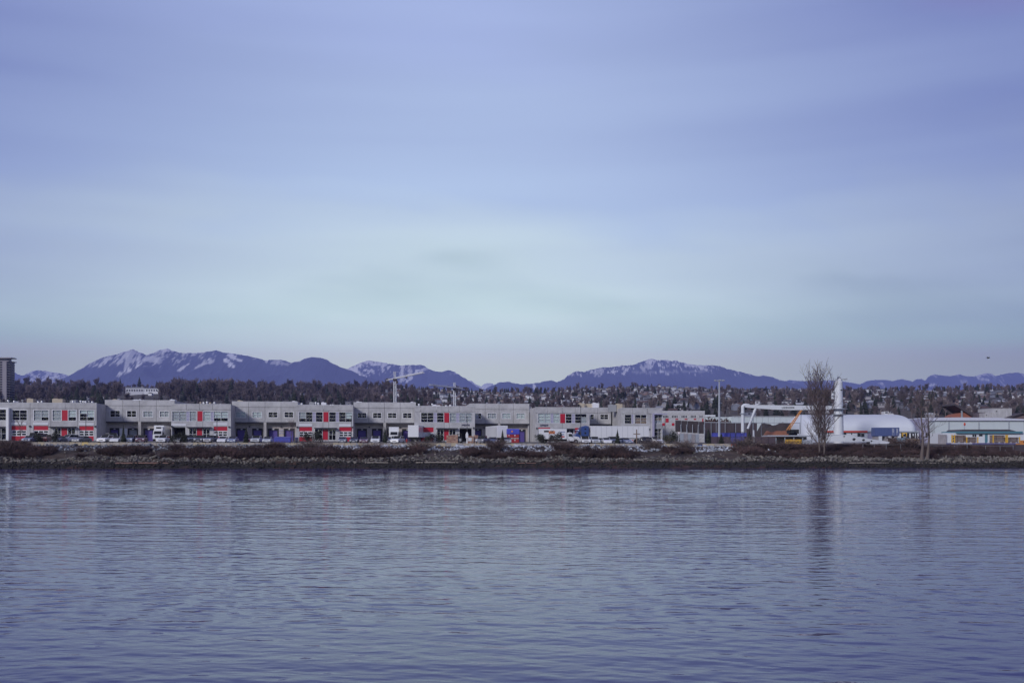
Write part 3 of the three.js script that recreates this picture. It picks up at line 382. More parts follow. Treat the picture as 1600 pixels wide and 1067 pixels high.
// a bare deciduous tree: trunk and limbs in one list, twigs in another
function bareTree(R, o) {
  const wood = [], twigs = [];
  const grow = (p, dir, len, rad, lvl) => {
    const n = lvl == 0 ? o.trunkSegs ?? 4 : 3; let q = p, d = dir.slice(), r = rad;
    for (let i = 0; i < n; i++) {
      const wob = lvl == 0 ? o.wobble ?? 0.08 : 0.22; d = [d[0] + (R() - 0.5) * wob, d[1] + (lvl ? o.lift ?? 0.08 : 0.05), d[2] + (R() - 0.5) * wob]; const l = Math.hypot(...d); d = d.map((x) => x / l);
      const e = q.map((x, k) => x + d[k] * len / n), r2 = Math.max(o.minR, r * (lvl == 0 ? o.trunkTaper ?? 0.8 : 0.68)); stem(lvl < 2 ? wood : twigs, q, e, r, r2, lvl == 0 ? 6 : lvl == 1 ? 4 : 3);
      if (lvl < o.levels && !(lvl == 0 && i < (o.clear ?? 1))) { const kids = lvl == 0 ? o.limbs : o.kids; for (let c = 0; c < kids; c++) { const th = R() * 6.283, sp = (o.spread ?? 0.75) * (0.6 + 0.7 * R()), side = [Math.cos(th), 0.15, Math.sin(th)], nd = [0, 1, 2].map((k) => d[k] * Math.cos(sp) + side[k] * Math.sin(sp)); grow(lerp3(q, e, 0.3 + 0.7 * R()), nd, len * (lvl == 0 ? o.limbLen ?? 0.45 : 0.52) * (0.7 + 0.6 * R()), Math.max(o.minR, r2 * 0.55), lvl + 1); } }
      q = e; r = r2;
    }
    if (lvl == 0 && o.levels) for (let c = 0; c < 3; c++) { const th = c * 2.1 + R(), nd = [Math.cos(th) * 0.45, 0.9, Math.sin(th) * 0.45]; grow(q, nd, len * 0.35, r, 1); }
  };
  grow(o.base ?? [0, -0.3, 0], o.dir ?? [0, 1, 0], o.h, o.r, 0);
  return { wood, twigs };
}
const lerp3 = (a, b, t) => a.map((x, k) => x + (b[k] - x) * t);
// an evergreen: tiers of drooping, ragged boughs
function conifer(R, h, w, tiers, per, gap = 0.06, tone = 1, fat = 1) {
  const pos = [], col = [];
  for (let t = 0; t < tiers; t++) {
    const f = t / tiers, y = h * (gap + (1 - gap) * f), len = w * (1 - f) ** 0.85 * (0.75 + 0.5 * R());
    for (let i = 0; i < per; i++) {
      const a = R() * 6.283, L = len * (0.55 + 0.7 * R()), dy = -L * (0.15 + 0.35 * R()), c = Math.cos(a), s = Math.sin(a), b = L * fat * (0.26 + 0.2 * R()), y0 = y + (R() - 0.5) * h / tiers, th = h / tiers * (0.5 + 0.8 * R());
      const A = [c * L * 0.1, y0 + th, s * L * 0.1], B = [c * L, y0 + dy, s * L], C = [c * L * 0.62 - s * b, y0 + dy * 0.7, s * L * 0.62 + c * b], D = [c * L * 0.62 + s * b, y0 + dy * 0.7, s * L * 0.62 - c * b];
      tri(pos, A, C, B); tri(pos, A, B, D); const k = tone * (0.6 + 0.8 * R()); for (let q = 0; q < 6; q++) col.push(0.028 * k, 0.036 * k, 0.024 * k);
    }
  }
  return soup(pos, col);
}
// a clump of leaf-sized faces filling lumps
function leafBush(R, w, h, n, size, rgb) {
  const pos = [], col = [], lumps = []; for (let i = 0; i < 9; i++) lumps.push([(R() - 0.5) * w * 0.9, h * (0.2 + 0.6 * R()), (R() - 0.5) * w * 0.7, w * (0.18 + 0.16 * R())]);
  for (let i = 0; i < n; i++) { const L = lumps[(R() * 9) | 0], a = R() * 6.283, b = Math.acos(2 * R() - 1), r = L[3] * (0.55 + 0.5 * R()), c = [L[0] + r * Math.sin(b) * Math.cos(a), Math.max(0.05, L[1] + r * 1.15 * Math.cos(b)), L[2] + r * Math.sin(b) * Math.sin(a)]; const v = () => c.map((x) => x + (R() - 0.5) * 2 * size); tri(pos, v(), v(), v()); const k = 0.55 + 0.9 * R(); for (let q = 0; q < 3; q++) col.push(rgb[0] * k, rgb[1] * k, rgb[2] * k); }
  return soup(pos, col);
}
const leafMat = vcol(0.9), barkMat = mat(0.13, 0.105, 0.095, 0.95), twigMat = mat(0.115, 0.085, 0.085, 0.95), darkBark = mat(0.06, 0.05, 0.047, 0.95);

// ---------------------------------------------------------------- the block wall along the lot
{
  const R = rng(71), blockGeos = [0, 1, 2].map((i) => rbx(-0.615, 0, -0.38, 0.615, 0.74 - 0.02 * i, 0.38, 0.05));
  const tones = [[0.5, 0.44, 0.36], [0.44, 0.4, 0.36], [0.55, 0.48, 0.35], [0.4, 0.37, 0.35], [0.5, 0.47, 0.43]].map((c) => mat(...c, 0.95, { map: grainTex })), red = mat(0.42, 0.1, 0.08, 0.8), yellow = mat(0.6, 0.46, 0.2, 0.85);
  const X0 = PX(-20, 208), wall = thing('block_wall', 'long low wall of beige concrete blocks edging the parking lot', 'wall', [X0, 0, -Zw(X0)], 0);
  const th = Math.atan(0.092);
  for (let X = X0, k = 0; ; k++) {
    const px = 800 + X * FOCAL / Zw(X); if (px > 1202) break;
    if (!(px > 1068 && px < 1117 && k % 3 == 1)) {
      const b = mesh('block', blockGeos[(R() * 3) | 0], px > 1144 && px < 1153 ? red : px > 125 && px < 133 ? yellow : tones[(R() * 5) | 0], wall); b.rotation.y = th + (R() - 0.5) * 0.03;
      b.position.set(X - X0, gY(X, Zw(X)) - 0.56 + (R() - 0.5) * 0.05, -Zw(X) + Zw(X0) + (R() - 0.5) * 0.06);
    }
    X += 1.26 * Math.cos(th);
  }
}
// ---------------------------------------------------------------- stones of the bank
{
  const R = rng(23), rock = (seed, detail) => { const g = new THREE.IcosahedronGeometry(1, detail), p = g.attributes.position; for (let i = 0; i < p.count; i++) { const x = p.getX(i), y = p.getY(i), z = p.getZ(i), k = 0.78 + 0.5 * vnoise(x * 1.3 + seed, y * 1.3, z * 1.3); p.setXYZ(i, x * k * 1.25, y * k * 0.72, z * k); } g.computeVertexNormals(); return g; };
  const shapes = [1, 2, 3, 4, 5, 6].map((s) => rock(s * 7.7, 1)), rockTones = [[0.17, 0.16, 0.15], [0.12, 0.115, 0.115], [0.23, 0.205, 0.17], [0.09, 0.088, 0.092], [0.15, 0.138, 0.122]].map((c) => mat(...c, 0.95, { flatShading: true, map: grainTex }));
  const bank = scene.getObjectByName('river_bank');
  for (let i = 0; i < 300; i++) {                       // the pale boulders above the tide line
    const px = -15 + 1630 * (i + R()) / 300, t = 0.215 + 0.105 * R(), Z0 = 203, X = PX(px, Z0), Z = Zs(X) + t * (Zw(X) - Zs(X)), s = 0.22 + 0.34 * R() ** 1.6;
    const b = mesh('boulder', shapes[(R() * 6) | 0], rockTones[(R() * 5) | 0], bank); b.position.set(X, bankY(X, Z) + s * 0.15, -Z); b.rotation.set((R() - 0.5) * 0.9, R() * 6.28, (R() - 0.5) * 0.9); b.scale.set(s * (0.8 + 0.8 * R()), s * (0.7 + 0.4 * R()), s);
  }
  const N = 9000, im = new THREE.InstancedMesh(shapes[1], mat(1, 1, 1, 0.95, { flatShading: true }), N), m = new THREE.Matrix4(), q = new THREE.Quaternion(), e = new THREE.Euler(), c = new THREE.Color();
  let k = 0; while (k < N) {
    const px = -30 + 1660 * R(), band = R(), X = PX(px, 212), right = px > 1215 || px < 30, t = band < 0.2 ? 0.2 + 0.13 * R() : band < 0.42 ? 0.01 + 0.2 * R() : band < 0.48 ? 0.35 + 0.3 * R() : right ? 0.02 + 0.32 * R() : 0.6 + 0.38 * R();
    const dens = fbm(X / 9, t * 6, 4, 3); if (t > 0.4 && dens < (px < 490 ? 0.12 : -0.1) + 0.12 * R()) { if (R() < 0.6) continue; }
    const Z = Zs(X) + t * (Zw(X) - Zs(X)), s = t > 0.6 ? 0.14 + 0.26 * R() ** 2 : t < 0.2 ? 0.1 + 0.22 * R() : 0.12 + 0.26 * R() ** 2; e.set(R() * 3, R() * 6, R() * 3); q.setFromEuler(e);
    m.compose(new THREE.Vector3(X, bankY(X, Z) + s * 0.2, -Z), q, new THREE.Vector3(s * (0.8 + 0.6 * R()), s, s)); im.setMatrixAt(k, m);
    const v = (0.4 + 0.9 * R()) * (t > 0.6 && px < 490 ? 0.62 : 1), wet = t < 0.19 ? 0.11 + 0.1 * R() : 1, grey = t > 0.6; c.setRGB((grey ? 0.38 : 0.16) * v * wet, (grey ? 0.41 : 0.148) * v * wet, (grey ? 0.48 : 0.135) * v * wet); im.setColorAt(k, c); k++;
  }
  im.name = 'riprap_stones'; im.userData = { kind: 'stuff', label: 'loose grey and brown stones covering the river bank', category: 'stones' }; im.castShadow = im.receiveShadow = true; scene.add(im);
  // pools of dry and wet driftwood along the waterline
  const logMat = mat(0.2, 0.12, 0.1, 0.95), pale = mat(0.3, 0.27, 0.24, 0.95);
  const log = (px0, px1, py, r, m, label) => { const Z = 198.5 + (px0 - 100) * 0.005, a = P(px0, py, Z), b = P(px1, py, Z), mid = [(a[0] + b[0]) / 2, bankY((a[0] + b[0]) / 2, Z) + r, -Z], L = b[0] - a[0]; const Zb = Zs(mid[0]) + 0.15 * (Zw(mid[0]) - Zs(mid[0])); single('driftwood_log', mg([bar([-L / 2, 0, 0], [0, 0.04, 0.1], r, 7, r * 0.95), bar([0, 0.04, 0.1], [L / 2, 0.0, 0.02], r * 0.95, 7, r * 0.8)]), m, label, 'log', [mid[0], bankY(mid[0], Zb) + r * 1.6, -Zb], 0.044 * 1, 'driftwood along the waterline'); };
  log(174, 266, 727, 0.16, logMat, 'long reddish driftwood log at the waterline beneath the left loading section');
  log(568, 604, 721, 0.11, pale, 'pale driftwood log at the waterline below the maroon car'); log(648, 715, 722.5, 0.12, pale, 'long pale driftwood log at the waterline below the white trailer and brick pallets');
  log(808, 838, 722.5, 0.1, logMat, 'short reddish driftwood log at the waterline left of the white box truck'); log(1336, 1400, 725, 0.1, pale, 'pale driftwood log at the waterline below the blue shipping container'); log(1442, 1480, 723, 0.1, pale, 'pale driftwood log at the foot of the leaning riverside trees');
}
// ---------------------------------------------------------------- brush on the bank
{
  const clump = (seed, n, w, h) => { const R = rng(seed), pos = []; for (let i = 0; i < n; i++) { const a = R() * 6.283, x0 = (R() - 0.5) * w * 0.9, z0 = (R() - 0.5) * w * 0.6, L = h * (0.5 + 0.7 * R()), out = 0.25 + 0.6 * R(); let p = [x0, -0.1, z0], d = [Math.cos(a) * out, 1, Math.sin(a) * out]; for (let s = 0; s < 3; s++) { const e = p.map((v, k) => v + d[k] * L / 3); stem(pos, p, e, 0.035 * (1 - s * 0.22), 0.035 * (0.78 - s * 0.22)); if (s > 0) for (let c = 0; c < 2; c++) stem(pos, e, [e[0] + (R() - 0.5) * L * 0.5, e[1] + (R() - 0.25) * L * 0.35, e[2] + (R() - 0.5) * L * 0.5], 0.022, 0.014); p = e; d = [d[0] * 1.25 + (R() - 0.5) * 0.4, d[1] - 0.38 * R(), d[2] * 1.25 + (R() - 0.5) * 0.4]; } } return soup(pos); };
  const brown = () => mat(1, 1, 1, 0.95, { side: THREE.DoubleSide });
  const g = clump(4, 60, 1.7, 1.35), N = 3000, im = new THREE.InstancedMesh(g, brown(), N), R = rng(88), m = new THREE.Matrix4(), q = new THREE.Quaternion(), c = new THREE.Color(); let k = 0;
  while (k < N) {
    const px = -30 + 1665 * R(), X = PX(px, 210), full = px < 45 || px > 1200, t = full ? 0.31 + 0.58 * R() : 0.31 + (px > 740 ? 0.42 : px > 490 ? 0.26 : 0.33) * R(), dens = fbm(X / 7 + 3, t * 3, 9, 3) + (full ? 0.35 : 0) + (px > 740 && px < 1185 ? -0.24 : px > 490 ? -0.06 : 0.06) - Math.max(0, t - 0.45) * (full ? 0 : 0.7);
    if (dens < -0.2 + 0.14 * R()) continue; const Z = Zs(X) + t * (Zw(X) - Zs(X)), s = (0.42 + 0.75 * R() * R()) * (1.15 - 0.5 * smoothstep(t, 0.5, 0.75) * (full ? 0 : 1)) * (full && px < 60 ? 1.05 : 1) * (px > 1205 ? 0.66 : 1);
    q.setFromAxisAngle(new THREE.Vector3(0, 1, 0), R() * 6.28); m.compose(new THREE.Vector3(X, bankY(X, Z) - 0.05, -Z), q, new THREE.Vector3(s, s * (0.8 + 0.4 * R()), s)); im.setMatrixAt(k, m);
    const v = (0.5 + 1.0 * R() * R()) * (1 + 0.5 * fbm(X / 5, t * 4, 2, 2)), red = R(); c.setRGB((0.08 + 0.025 * red) * v, (0.056 + 0.006 * red) * v, 0.058 * v); im.setColorAt(k, c); k++;
  }
  im.name = 'bramble_thicket'; im.userData = { kind: 'stuff', label: 'dark reddish brown bare brambles growing over the bank', category: 'brambles' }; im.castShadow = im.receiveShadow = true; scene.add(im);
  // single bushes that stand out of the thicket
  const bushGeo = [21, 22, 23].map((s) => clump(s, 210, 2.6, 2.3)), bm = [mat(0.12, 0.09, 0.085, 0.95), mat(0.1, 0.07, 0.068, 0.95), mat(0.14, 0.112, 0.105, 0.95)];
  const bushes = [[28, 0.6, 1.15, 1, 'dark bare bush on the bank at the left edge below the portal frame'], [275, 0.6, 0.9, 1, 'bare bush on the bank below the pair of pines beside the white truck'], [430, 0.62, 0.9, 1, 'bare bush on the bank below the blue dumpsters'], [482, 0.7, 1.25, 2, 'tall greyish bare bush on the bank below the pine clump'], [575, 0.6, 1.0, 1, 'bare bush on the bank below the maroon car'], [655, 0.66, 1.15, 2, 'bare bush on the bank below the parked white trailer'], [775, 0.68, 1.2, 1, 'reddish bare bush on the bank below the white trailer and red load'], [883, 0.55, 1.35, 1, 'large round bare bush on the bank below the white box truck'], [905, 0.5, 0.9, 1, 'small bare bush on the bank below the blue tractor'], [965, 0.6, 1.0, 1, 'bare bush on the bank below the middle of the long trailer'], [1030, 0.7, 1.1, 2, 'pale bare bush on the bank below the glazed corner'], [1083, 0.7, 1.15, 2, 'pale bare bush on the bank below the braced dark panels'], [1184, 0.8, 1.3, 2, 'pale bare bush at the end of the block wall'], [1246, 0.62, 1.1, 1, 'big bare bush on the bank below the yellow frame'], [1275, 0.62, 1.2, 1, 'big bare bush on the bank below the tall bare tree'], [1315, 0.6, 0.95, 1, 'bare bush on the bank below the white tower'], [1462, 0.75, 1.5, 1, 'dark bare bush behind the leaning riverside trees'], [1520, 0.6, 0.9, 1, 'bare bush on the bank below the lumber car']];
  bushes.forEach(([px, t, s, mi, label], i) => { const X = PX(px, 209), Z = Zs(X) + t * (Zw(X) - Zs(X)), o = single('bare_bush', bushGeo[i % 3], bm[mi], label, 'bush', [X, bankY(X, Z) - 0.1, -Z], i * 1.3, 'bare bushes on the bank'); o.scale.set(s * 1.1, s * 0.82, s); });
}
// ---------------------------------------------------------------- cars
const paint = (r, g, b) => mat(r, g, b, 0.35, { clearcoat: 0.7, clearcoatRoughness: 0.1 });
const VM = { white: paint(0.68, 0.69, 0.72), silver: paint(0.38, 0.4, 0.43), grey: paint(0.12, 0.125, 0.14), dark: paint(0.025, 0.026, 0.032), blue: paint(0.05, 0.06, 0.12), steel: paint(0.17, 0.2, 0.3), maroon: paint(0.1, 0.022, 0.032), tyre: mat(0.018, 0.018, 0.02, 0.9), rim: mat(0.35, 0.36, 0.38, 0.35, { metalness: 0.6 }), glass: mat(0.015, 0.017, 0.02, 0.06), lamp: mat(0.75, 0.77, 0.8, 0.15), red: mat(0.4, 0.02, 0.02, 0.3), black: mat(0.02, 0.02, 0.022, 0.6), plate: mat(0.6, 0.62, 0.66, 0.6), chrome: mat(0.5, 0.5, 0.52, 0.25, { metalness: 0.8 }), orange: mat(0.62, 0.22, 0.1, 0.6), truckBlue: paint(0.02, 0.055, 0.21), loadRed: mat(0.33, 0.03, 0.035, 0.7), tarp: mat(0.06, 0.07, 0.45, 0.55), print: mat(0.2, 0.25, 0.42, 0.7) };
function sideShape(pts, width, bev = 0.07) { const s = new THREE.Shape(pts.map((p) => new THREE.Vector2(...p))), g = new THREE.ExtrudeGeometry(s, { depth: width - 2 * bev, bevelEnabled: true, bevelSize: bev, bevelThickness: bev, bevelSegments: 2 }); g.translate(0, 0, -(width - 2 * bev) / 2); g.rotateY(-Math.PI / 2); return g; }
function wheel(x, z, r, w) { const t = new THREE.CylinderGeometry(r, r, w, 14); t.rotateZ(Math.PI / 2); t.translate(x, r, z); return t; }
const carShapes = {
  sedan: { L: 4.6, W: 1.8, body: [[-2.2, 0.32], [-2.24, 0.62], [-2.16, 0.9], [-1.5, 0.97], [0.95, 0.93], [1.7, 0.82], [2.18, 0.68], [2.24, 0.36]], cab: [[-1.75, 0.9], [-1.15, 1.36], [0.05, 1.4], [0.95, 0.92]], roof: [-1.18, 0.08, 1.36], wz: [-1.35, 1.38], r: 0.32 },
  suv: { L: 4.7, W: 1.88, body: [[-2.24, 0.4], [-2.28, 0.8], [-2.2, 1.06], [0.85, 1.04], [1.65, 0.98], [2.18, 0.84], [2.26, 0.42]], cab: [[-2.16, 1.02], [-1.95, 1.6], [0.0, 1.64], [0.85, 1.03]], roof: [-1.98, 0.04, 1.6], wz: [-1.4, 1.42], r: 0.36 },
  pickup: { L: 5.4, W: 1.95, body: [[-2.7, 0.5], [-2.72, 1.05], [0.95, 1.07], [1.9, 1.02], [2.6, 0.92], [2.68, 0.5]], cab: [[-1.0, 1.05], [-0.85, 1.74], [0.35, 1.76], [1.05, 1.06]], roof: [-0.88, 0.38, 1.72], wz: [-1.7, 1.7], r: 0.39 },
  van: { L: 5.2, W: 1.98, body: [[-2.5, 0.45], [-2.52, 1.2], [1.5, 1.2], [2.3, 1.02], [2.5, 0.85], [2.52, 0.45]], cab: [[-2.48, 1.15], [-2.42, 1.98], [0.85, 2.0], [1.75, 1.14]], roof: [-2.44, 0.88, 1.96], wz: [-1.6, 1.6], r: 0.36 },
};
const carCache = {};
function makeCar(kind, color) {
  const S = carShapes[kind], g = carCache[kind] ??= (() => {
    const W = S.W, cw = W - 0.28, [z0, z1, y] = S.roof, gl = sideShape(S.cab, cw, 0.05);
    const pillars = []; const c = S.cab; for (const sx of [-1, 1]) { const x = sx * (cw / 2 - 0.03); for (const [a, b] of [[c[0], c[1]], [c[3], c[2]], [[(c[0][0] + c[3][0]) / 2, c[0][1]], [(c[1][0] + c[2][0]) / 2, c[1][1]]]]) pillars.push(bar([x, a[1], a[0]], [x * 0.97, b[1], b[0]], 0.055, 5)); }
    return { body: sideShape(S.body, W), glass: gl, roof: mg([rbx(-cw / 2, y - 0.02, z0, cw / 2, y + 0.075, z1, 0.035), ...pillars]), wheels: [[-1, 0], [1, 0], [-1, 1], [1, 1]].map(([sx, k]) => [wheel(sx * (W / 2 - 0.1), S.wz[k], S.r, 0.21), wheel(sx * (W / 2 - 0.085), S.wz[k], S.r * 0.6, 0.2)].map((q, i) => { if (i) q.translate(0, S.r * 0.4, 0); return q; })), y: S.body[S.body.length - 2][1], zf: S.body[S.body.length - 1][0], zb: S.body[1][0] };
  })();
  const root = new THREE.Group(), W = S.W;
  mesh('body', g.body, color, root); mesh('windows', g.glass, VM.glass, root); mesh('roof', g.roof, color, root);
  for (const [t, r] of g.wheels) { const w = mesh('wheel', t, VM.tyre, root); mesh('rim', r, VM.rim, w); }
  for (const s of [-1, 1]) { mesh('headlight', rbx(s * (W / 2 - 0.27) - 0.19, g.y - 0.16, g.zf - 0.06, s * (W / 2 - 0.27) + 0.19, g.y + 0.02, g.zf + 0.035, 0.03), VM.lamp, root); mesh('tail_light', rbx(s * (W / 2 - 0.2) - 0.13, 0.72, g.zb - 0.03, s * (W / 2 - 0.2) + 0.13, 0.94, g.zb + 0.06, 0.03), VM.red, root); }
  mesh('grille', rbx(-0.5, 0.42, g.zf - 0.02, 0.5, g.y - 0.18, g.zf + 0.045, 0.03), VM.black, root); mesh('number_plate', bx(-0.26, 0.4, g.zf + 0.046, 0.26, 0.53, g.zf + 0.06), VM.plate, root);
  return root;
}
function car(px, kind, color, label, o = {}) {
  const off = o.off ?? 3.2; let X = PX(px, 219); for (let i = 0; i < 4; i++) X = PX(px, Zw(X) + off);
  const Z = Zw(X) + off, c = makeCar(kind, VM[color]); c.name = numbered('parked_car'); c.position.set(X, gY(X, Z), -Z); c.rotation.y = (o.turn ?? 0) + 0.09; scene.add(c); tag(c, label, kind == 'pickup' ? 'pickup' : kind == 'van' ? 'van' : 'car', 'vehicles parked along the block wall'); return c;
}
car(45.5, 'sedan', 'steel', 'blue-grey sedan left of the first pine clump', { off: 4.5 }); car(54.5, 'van', 'white', 'white van half hidden by the first pine clump', { off: 8 }); car(72, 'suv', 'maroon', 'dark red-lit car behind the first pine clump', { off: 8, turn: 3.1 }); car(92, 'sedan', 'blue', 'dark blue sedan just right of the first pine clump');
car(106, 'suv', 'white', 'white SUV parked askew before the leftmost glazed entrance', { off: 7, turn: -0.5 }); car(127, 'sedan', 'grey', 'dark grey sedan below the leftmost lamp post', { turn: -0.3 }); car(164.5, 'suv', 'white', 'white SUV in front of a pale van near the first recessed section', { turn: -0.15 }); car(174, 'van', 'silver', 'pale van behind the white SUV at the first recessed section', { off: 9.5, turn: 0.5 }); car(182, 'sedan', 'white', 'white sedan just left of the leftmost spruce');
car(203.5, 'suv', 'steel', 'grey-blue SUV just right of the leftmost spruce'); car(220.5, 'suv', 'maroon', 'dark maroon SUV left of the white reefer truck', { turn: 0.1 }); car(254.5, 'suv', 'white', 'white SUV at the right foot of the white reefer truck'); car(277.5, 'sedan', 'silver', 'silver sedan between the two pines of the second clump', { off: 6 }); car(295.5, 'suv', 'dark', 'dark SUV right of the second pine clump', { off: 5.5, turn: 0.4 });
car(312, 'suv', 'dark', 'black SUV before the red panel right of the open doorway'); car(329, 'suv', 'blue', 'dark blue SUV left of a silver sedan before the second red garage door', { turn: -0.2 }); car(348, 'sedan', 'white', 'white sedan before the red garage door below the second lamp post'); car(363.5, 'sedan', 'steel', 'blue-grey sedan left of the second spruce'); car(389.5, 'sedan', 'maroon', 'maroon sedan right behind the second spruce', { off: 5 }); car(400.3, 'suv', 'silver', 'silver SUV before the second purple dock door of four'); car(418, 'sedan', 'silver', 'silver sedan left of the blue dumpsters');
car(535, 'sedan', 'grey', 'dark grey sedan before the red garage door right of the middle glazed entrance'); car(553, 'sedan', 'dark', 'black sedan left of the maroon sedan in the middle of the lot'); car(568.5, 'sedan', 'maroon', 'maroon sedan between a black sedan and a white SUV'); car(586.5, 'suv', 'white', 'white SUV left of the third spruce'); car(605.5, 'sedan', 'grey', 'grey sedan between the third spruce and the white box truck', { off: 5.5 }); car(621, 'suv', 'white', 'white SUV parked before the white box truck at the dock', { turn: -0.3 });
car(753.5, 'pickup', 'blue', 'dark blue pickup right of the white-topped brick pallets', { turn: -0.3 }); car(770, 'sedan', 'blue', 'dark blue sedan beside the angled white trailer', { off: 7 }); car(791.5, 'sedan', 'silver', 'silver car behind the spruce before the angled trailer', { off: 6 });
car(913.5, 'pickup', 'white', 'white pickup below the blue tractor'); car(929, 'suv', 'silver', 'silver SUV at the left end of the long white trailer'); car(947, 'sedan', 'white', 'white sedan between a silver SUV and the spruce by the long trailer'); car(957.5, 'suv', 'blue', 'dark blue SUV left behind the spruce by the long trailer', { off: 5 }); car(977, 'sedan', 'steel', 'blue-grey sedan right of the spruce by the long trailer', { turn: 0.25 }); car(1006.5, 'suv', 'dark', 'black SUV near the right end of the long trailer', { turn: 3.1 }); car(1022.5, 'suv', 'white', 'white SUV at the right end of the parked cars below the glazed corner', { turn: 0.35 });
// ---------------------------------------------------------------- trucks and trailers
const onLot = (px, Z) => { const X = PX(px, Z); return [X, gY(X, Z), -Z]; };
function axle(parent, z, W, r = 0.5) { for (const s of [-1, 1]) { const w = mesh('wheel', wheel(s * (W / 2 - 0.2), z, r, 0.34), VM.tyre, parent), h = wheel(s * (W / 2 - 0.17), z, r * 0.5, 0.34); h.translate(0, r * 0.5, 0); mesh('rim', h, VM.rim, w); } }
function boxTruck(label, pos, turn, o = {}) {          // faces +z; the box behind the cab
  const t = thing('box_truck', label, 'truck', pos, turn), W = 2.45, bl = o.bl ?? 6.3, top = o.top ?? 3.55;
  mesh('cargo_box', rbx(-W / 2, 1.0, -bl, W / 2, top, 0, 0.05), VM.white, t); mesh('chassis', bx(-0.5, 0.55, -bl + 0.2, 0.5, 0.99, 1.9), VM.black, t);
  mesh('cab', sideShape(o.hood ? [[0.15, 0.65], [0.15, 2.35], [0.5, 2.45], [1.15, 2.38], [1.6, 1.62], [2.75, 1.42], [2.95, 1.1], [2.95, 0.6]] : [[0.15, 0.6], [0.15, 2.4], [1.2, 2.45], [1.75, 1.6], [2.0, 1.35], [2.02, 0.55]], 2.1, 0.09), VM.white, t);
  const f = o.hood ? [1.16, 2.34, 1.6, 1.64] : [1.24, 2.38, 1.78, 1.6]; mesh('windscreen', ext([[-0.9, 0], [0.9, 0], [0.82, Math.hypot(f[2] - f[0], f[1] - f[3]) * 0.94], [-0.82, Math.hypot(f[2] - f[0], f[1] - f[3]) * 0.94]], 0, 0.04).rotateX(-Math.atan2(f[2] - f[0], f[1] - f[3])).translate(0, f[3] + 0.02, f[2] + 0.1), VM.glass, t);
  for (const s of [-1, 1]) { mesh('side_window', bx(s * 1.04, 1.6, 0.45, s * 1.065, 2.2, 1.15), VM.glass, t); mesh('headlight', rbx(s * 0.8 - 0.16, 0.85, (o.hood ? 2.93 : 2.0), s * 0.8 + 0.16, 1.1, (o.hood ? 3.06 : 2.14), 0.03), VM.lamp, t); mesh('mirror', rbx(s * 1.25 - 0.1, 1.55, 1.1, s * 1.25 + 0.1, 2.1, 1.25, 0.03), VM.black, t); }
  mesh('grille', rbx(-0.55, 0.75, (o.hood ? 2.94 : 2.0), 0.55, 1.3, (o.hood ? 3.06 : 2.12), 0.03), VM.black, t); axle(t, o.hood ? 2.1 : 1.1, 2.2); axle(t, -bl + 1.3, 2.3);
  if (o.reefer) { mesh('cooling_unit', rbx(-0.95, 2.5, 0.03, 0.95, 3.5, 0.5, 0.06), VM.white, t); mesh('cooling_grille', bx(-0.6, 2.95, 0.5, 0.6, 3.35, 0.53), VM.black, t); }
  if (o.print) for (const s of [-1, 1]) { const p = (a, b, c, d, m) => mesh('printed_mark', bx(s * (W / 2 + 0.002), a, b, s * (W / 2 + 0.008), c, d), m, t); p(2.55, -5.2, 2.95, -4.1, VM.black); p(2.2, -4.1, 2.85, -2.7, VM.orange); p(1.9, -1.4, 2.2, -0.6, VM.print); p(2.5, -1.5, 2.7, -0.4, VM.print); p(1.4, -1.3, 1.7, -0.5, VM.red); }
  return t;
}
boxTruck('white reefer box truck facing the river at the leftmost recessed dock', onLot(248, 246), PHI, { reefer: true, top: 3.75 });
boxTruck('white box truck facing the river at a dock beside a parked trailer', onLot(615.2, 252), PHI, { top: 3.6 });
boxTruck('white box truck with an orange logo parked sideways facing right', onLot(884.5, 233), Math.PI / 2 + 0.09, { hood: true, print: true, top: 3.35, bl: 6.35 });
function trailer(label, pos, turn, L, o = {}) {         // nose at +z
  const t = thing('semi_trailer', label, 'trailer', pos, turn), W = 2.55, H = 4.0, n = Math.round(L / 1.25);
  mesh('trailer_floor', bx(-W / 2 + 0.05, 1.05, -L, W / 2 - 0.05, 1.2, 0), VM.black, t);
  for (const s of [-1, 1]) for (let i = 0; i < n; i++) mesh('side_panel', bx(s * (W / 2 - 0.05), 1.2, -L + L * i / n + 0.03, s * W / 2, H - 0.02, -L + L * (i + 1) / n - 0.03), VM.white, t);
  mesh('trailer_shell', bx(-W / 2 + 0.03, 1.2, -L + 0.02, W / 2 - 0.03, H - 0.01, -0.05), VM.silver, t); mesh('nose_panel', rbx(-W / 2, 1.2, -0.04, W / 2, H, 0.06, 0.04), VM.white, t); mesh('roof_rail', mg([bx(-W / 2 - 0.01, H - 0.09, -L, W / 2 + 0.01, H + 0.03, -0.06)]), o.rail ?? VM.plate, t);
  mesh('rear_door', bx(-W / 2, 1.2, -L - 0.06, W / 2, H, -L + 0.01), VM.white, t);
  for (const z of [-L + 1.2, -L + 2.5]) axle(t, z, W); for (const s of [-1, 1]) mesh('landing_leg', bx(s * 0.75 - 0.09, 0, -2.3, s * 0.75 + 0.09, 1.05, -2.1), VM.black, t); mesh('underride', mg([bx(-1.0, 0.75, -2.6, 1.0, 1.04, -0.3)]), VM.black, t); return t;
}
trailer('white semi-trailer without tractor backed to the dock beside the white box truck', onLot(645.6, 243), -0.16 + PHI, 12); trailer('white semi-trailer standing askew between the dark blue pickup and the red load', onLot(785, 238.5), 0.24, 12.5);
trailer('long white semi-trailer parked sideways behind the cars, coupled to the blue tractor', (() => { const Z = 240.5; return onLot(921.5, Z); })(), -Math.PI / 2 + 0.115, 13.9);
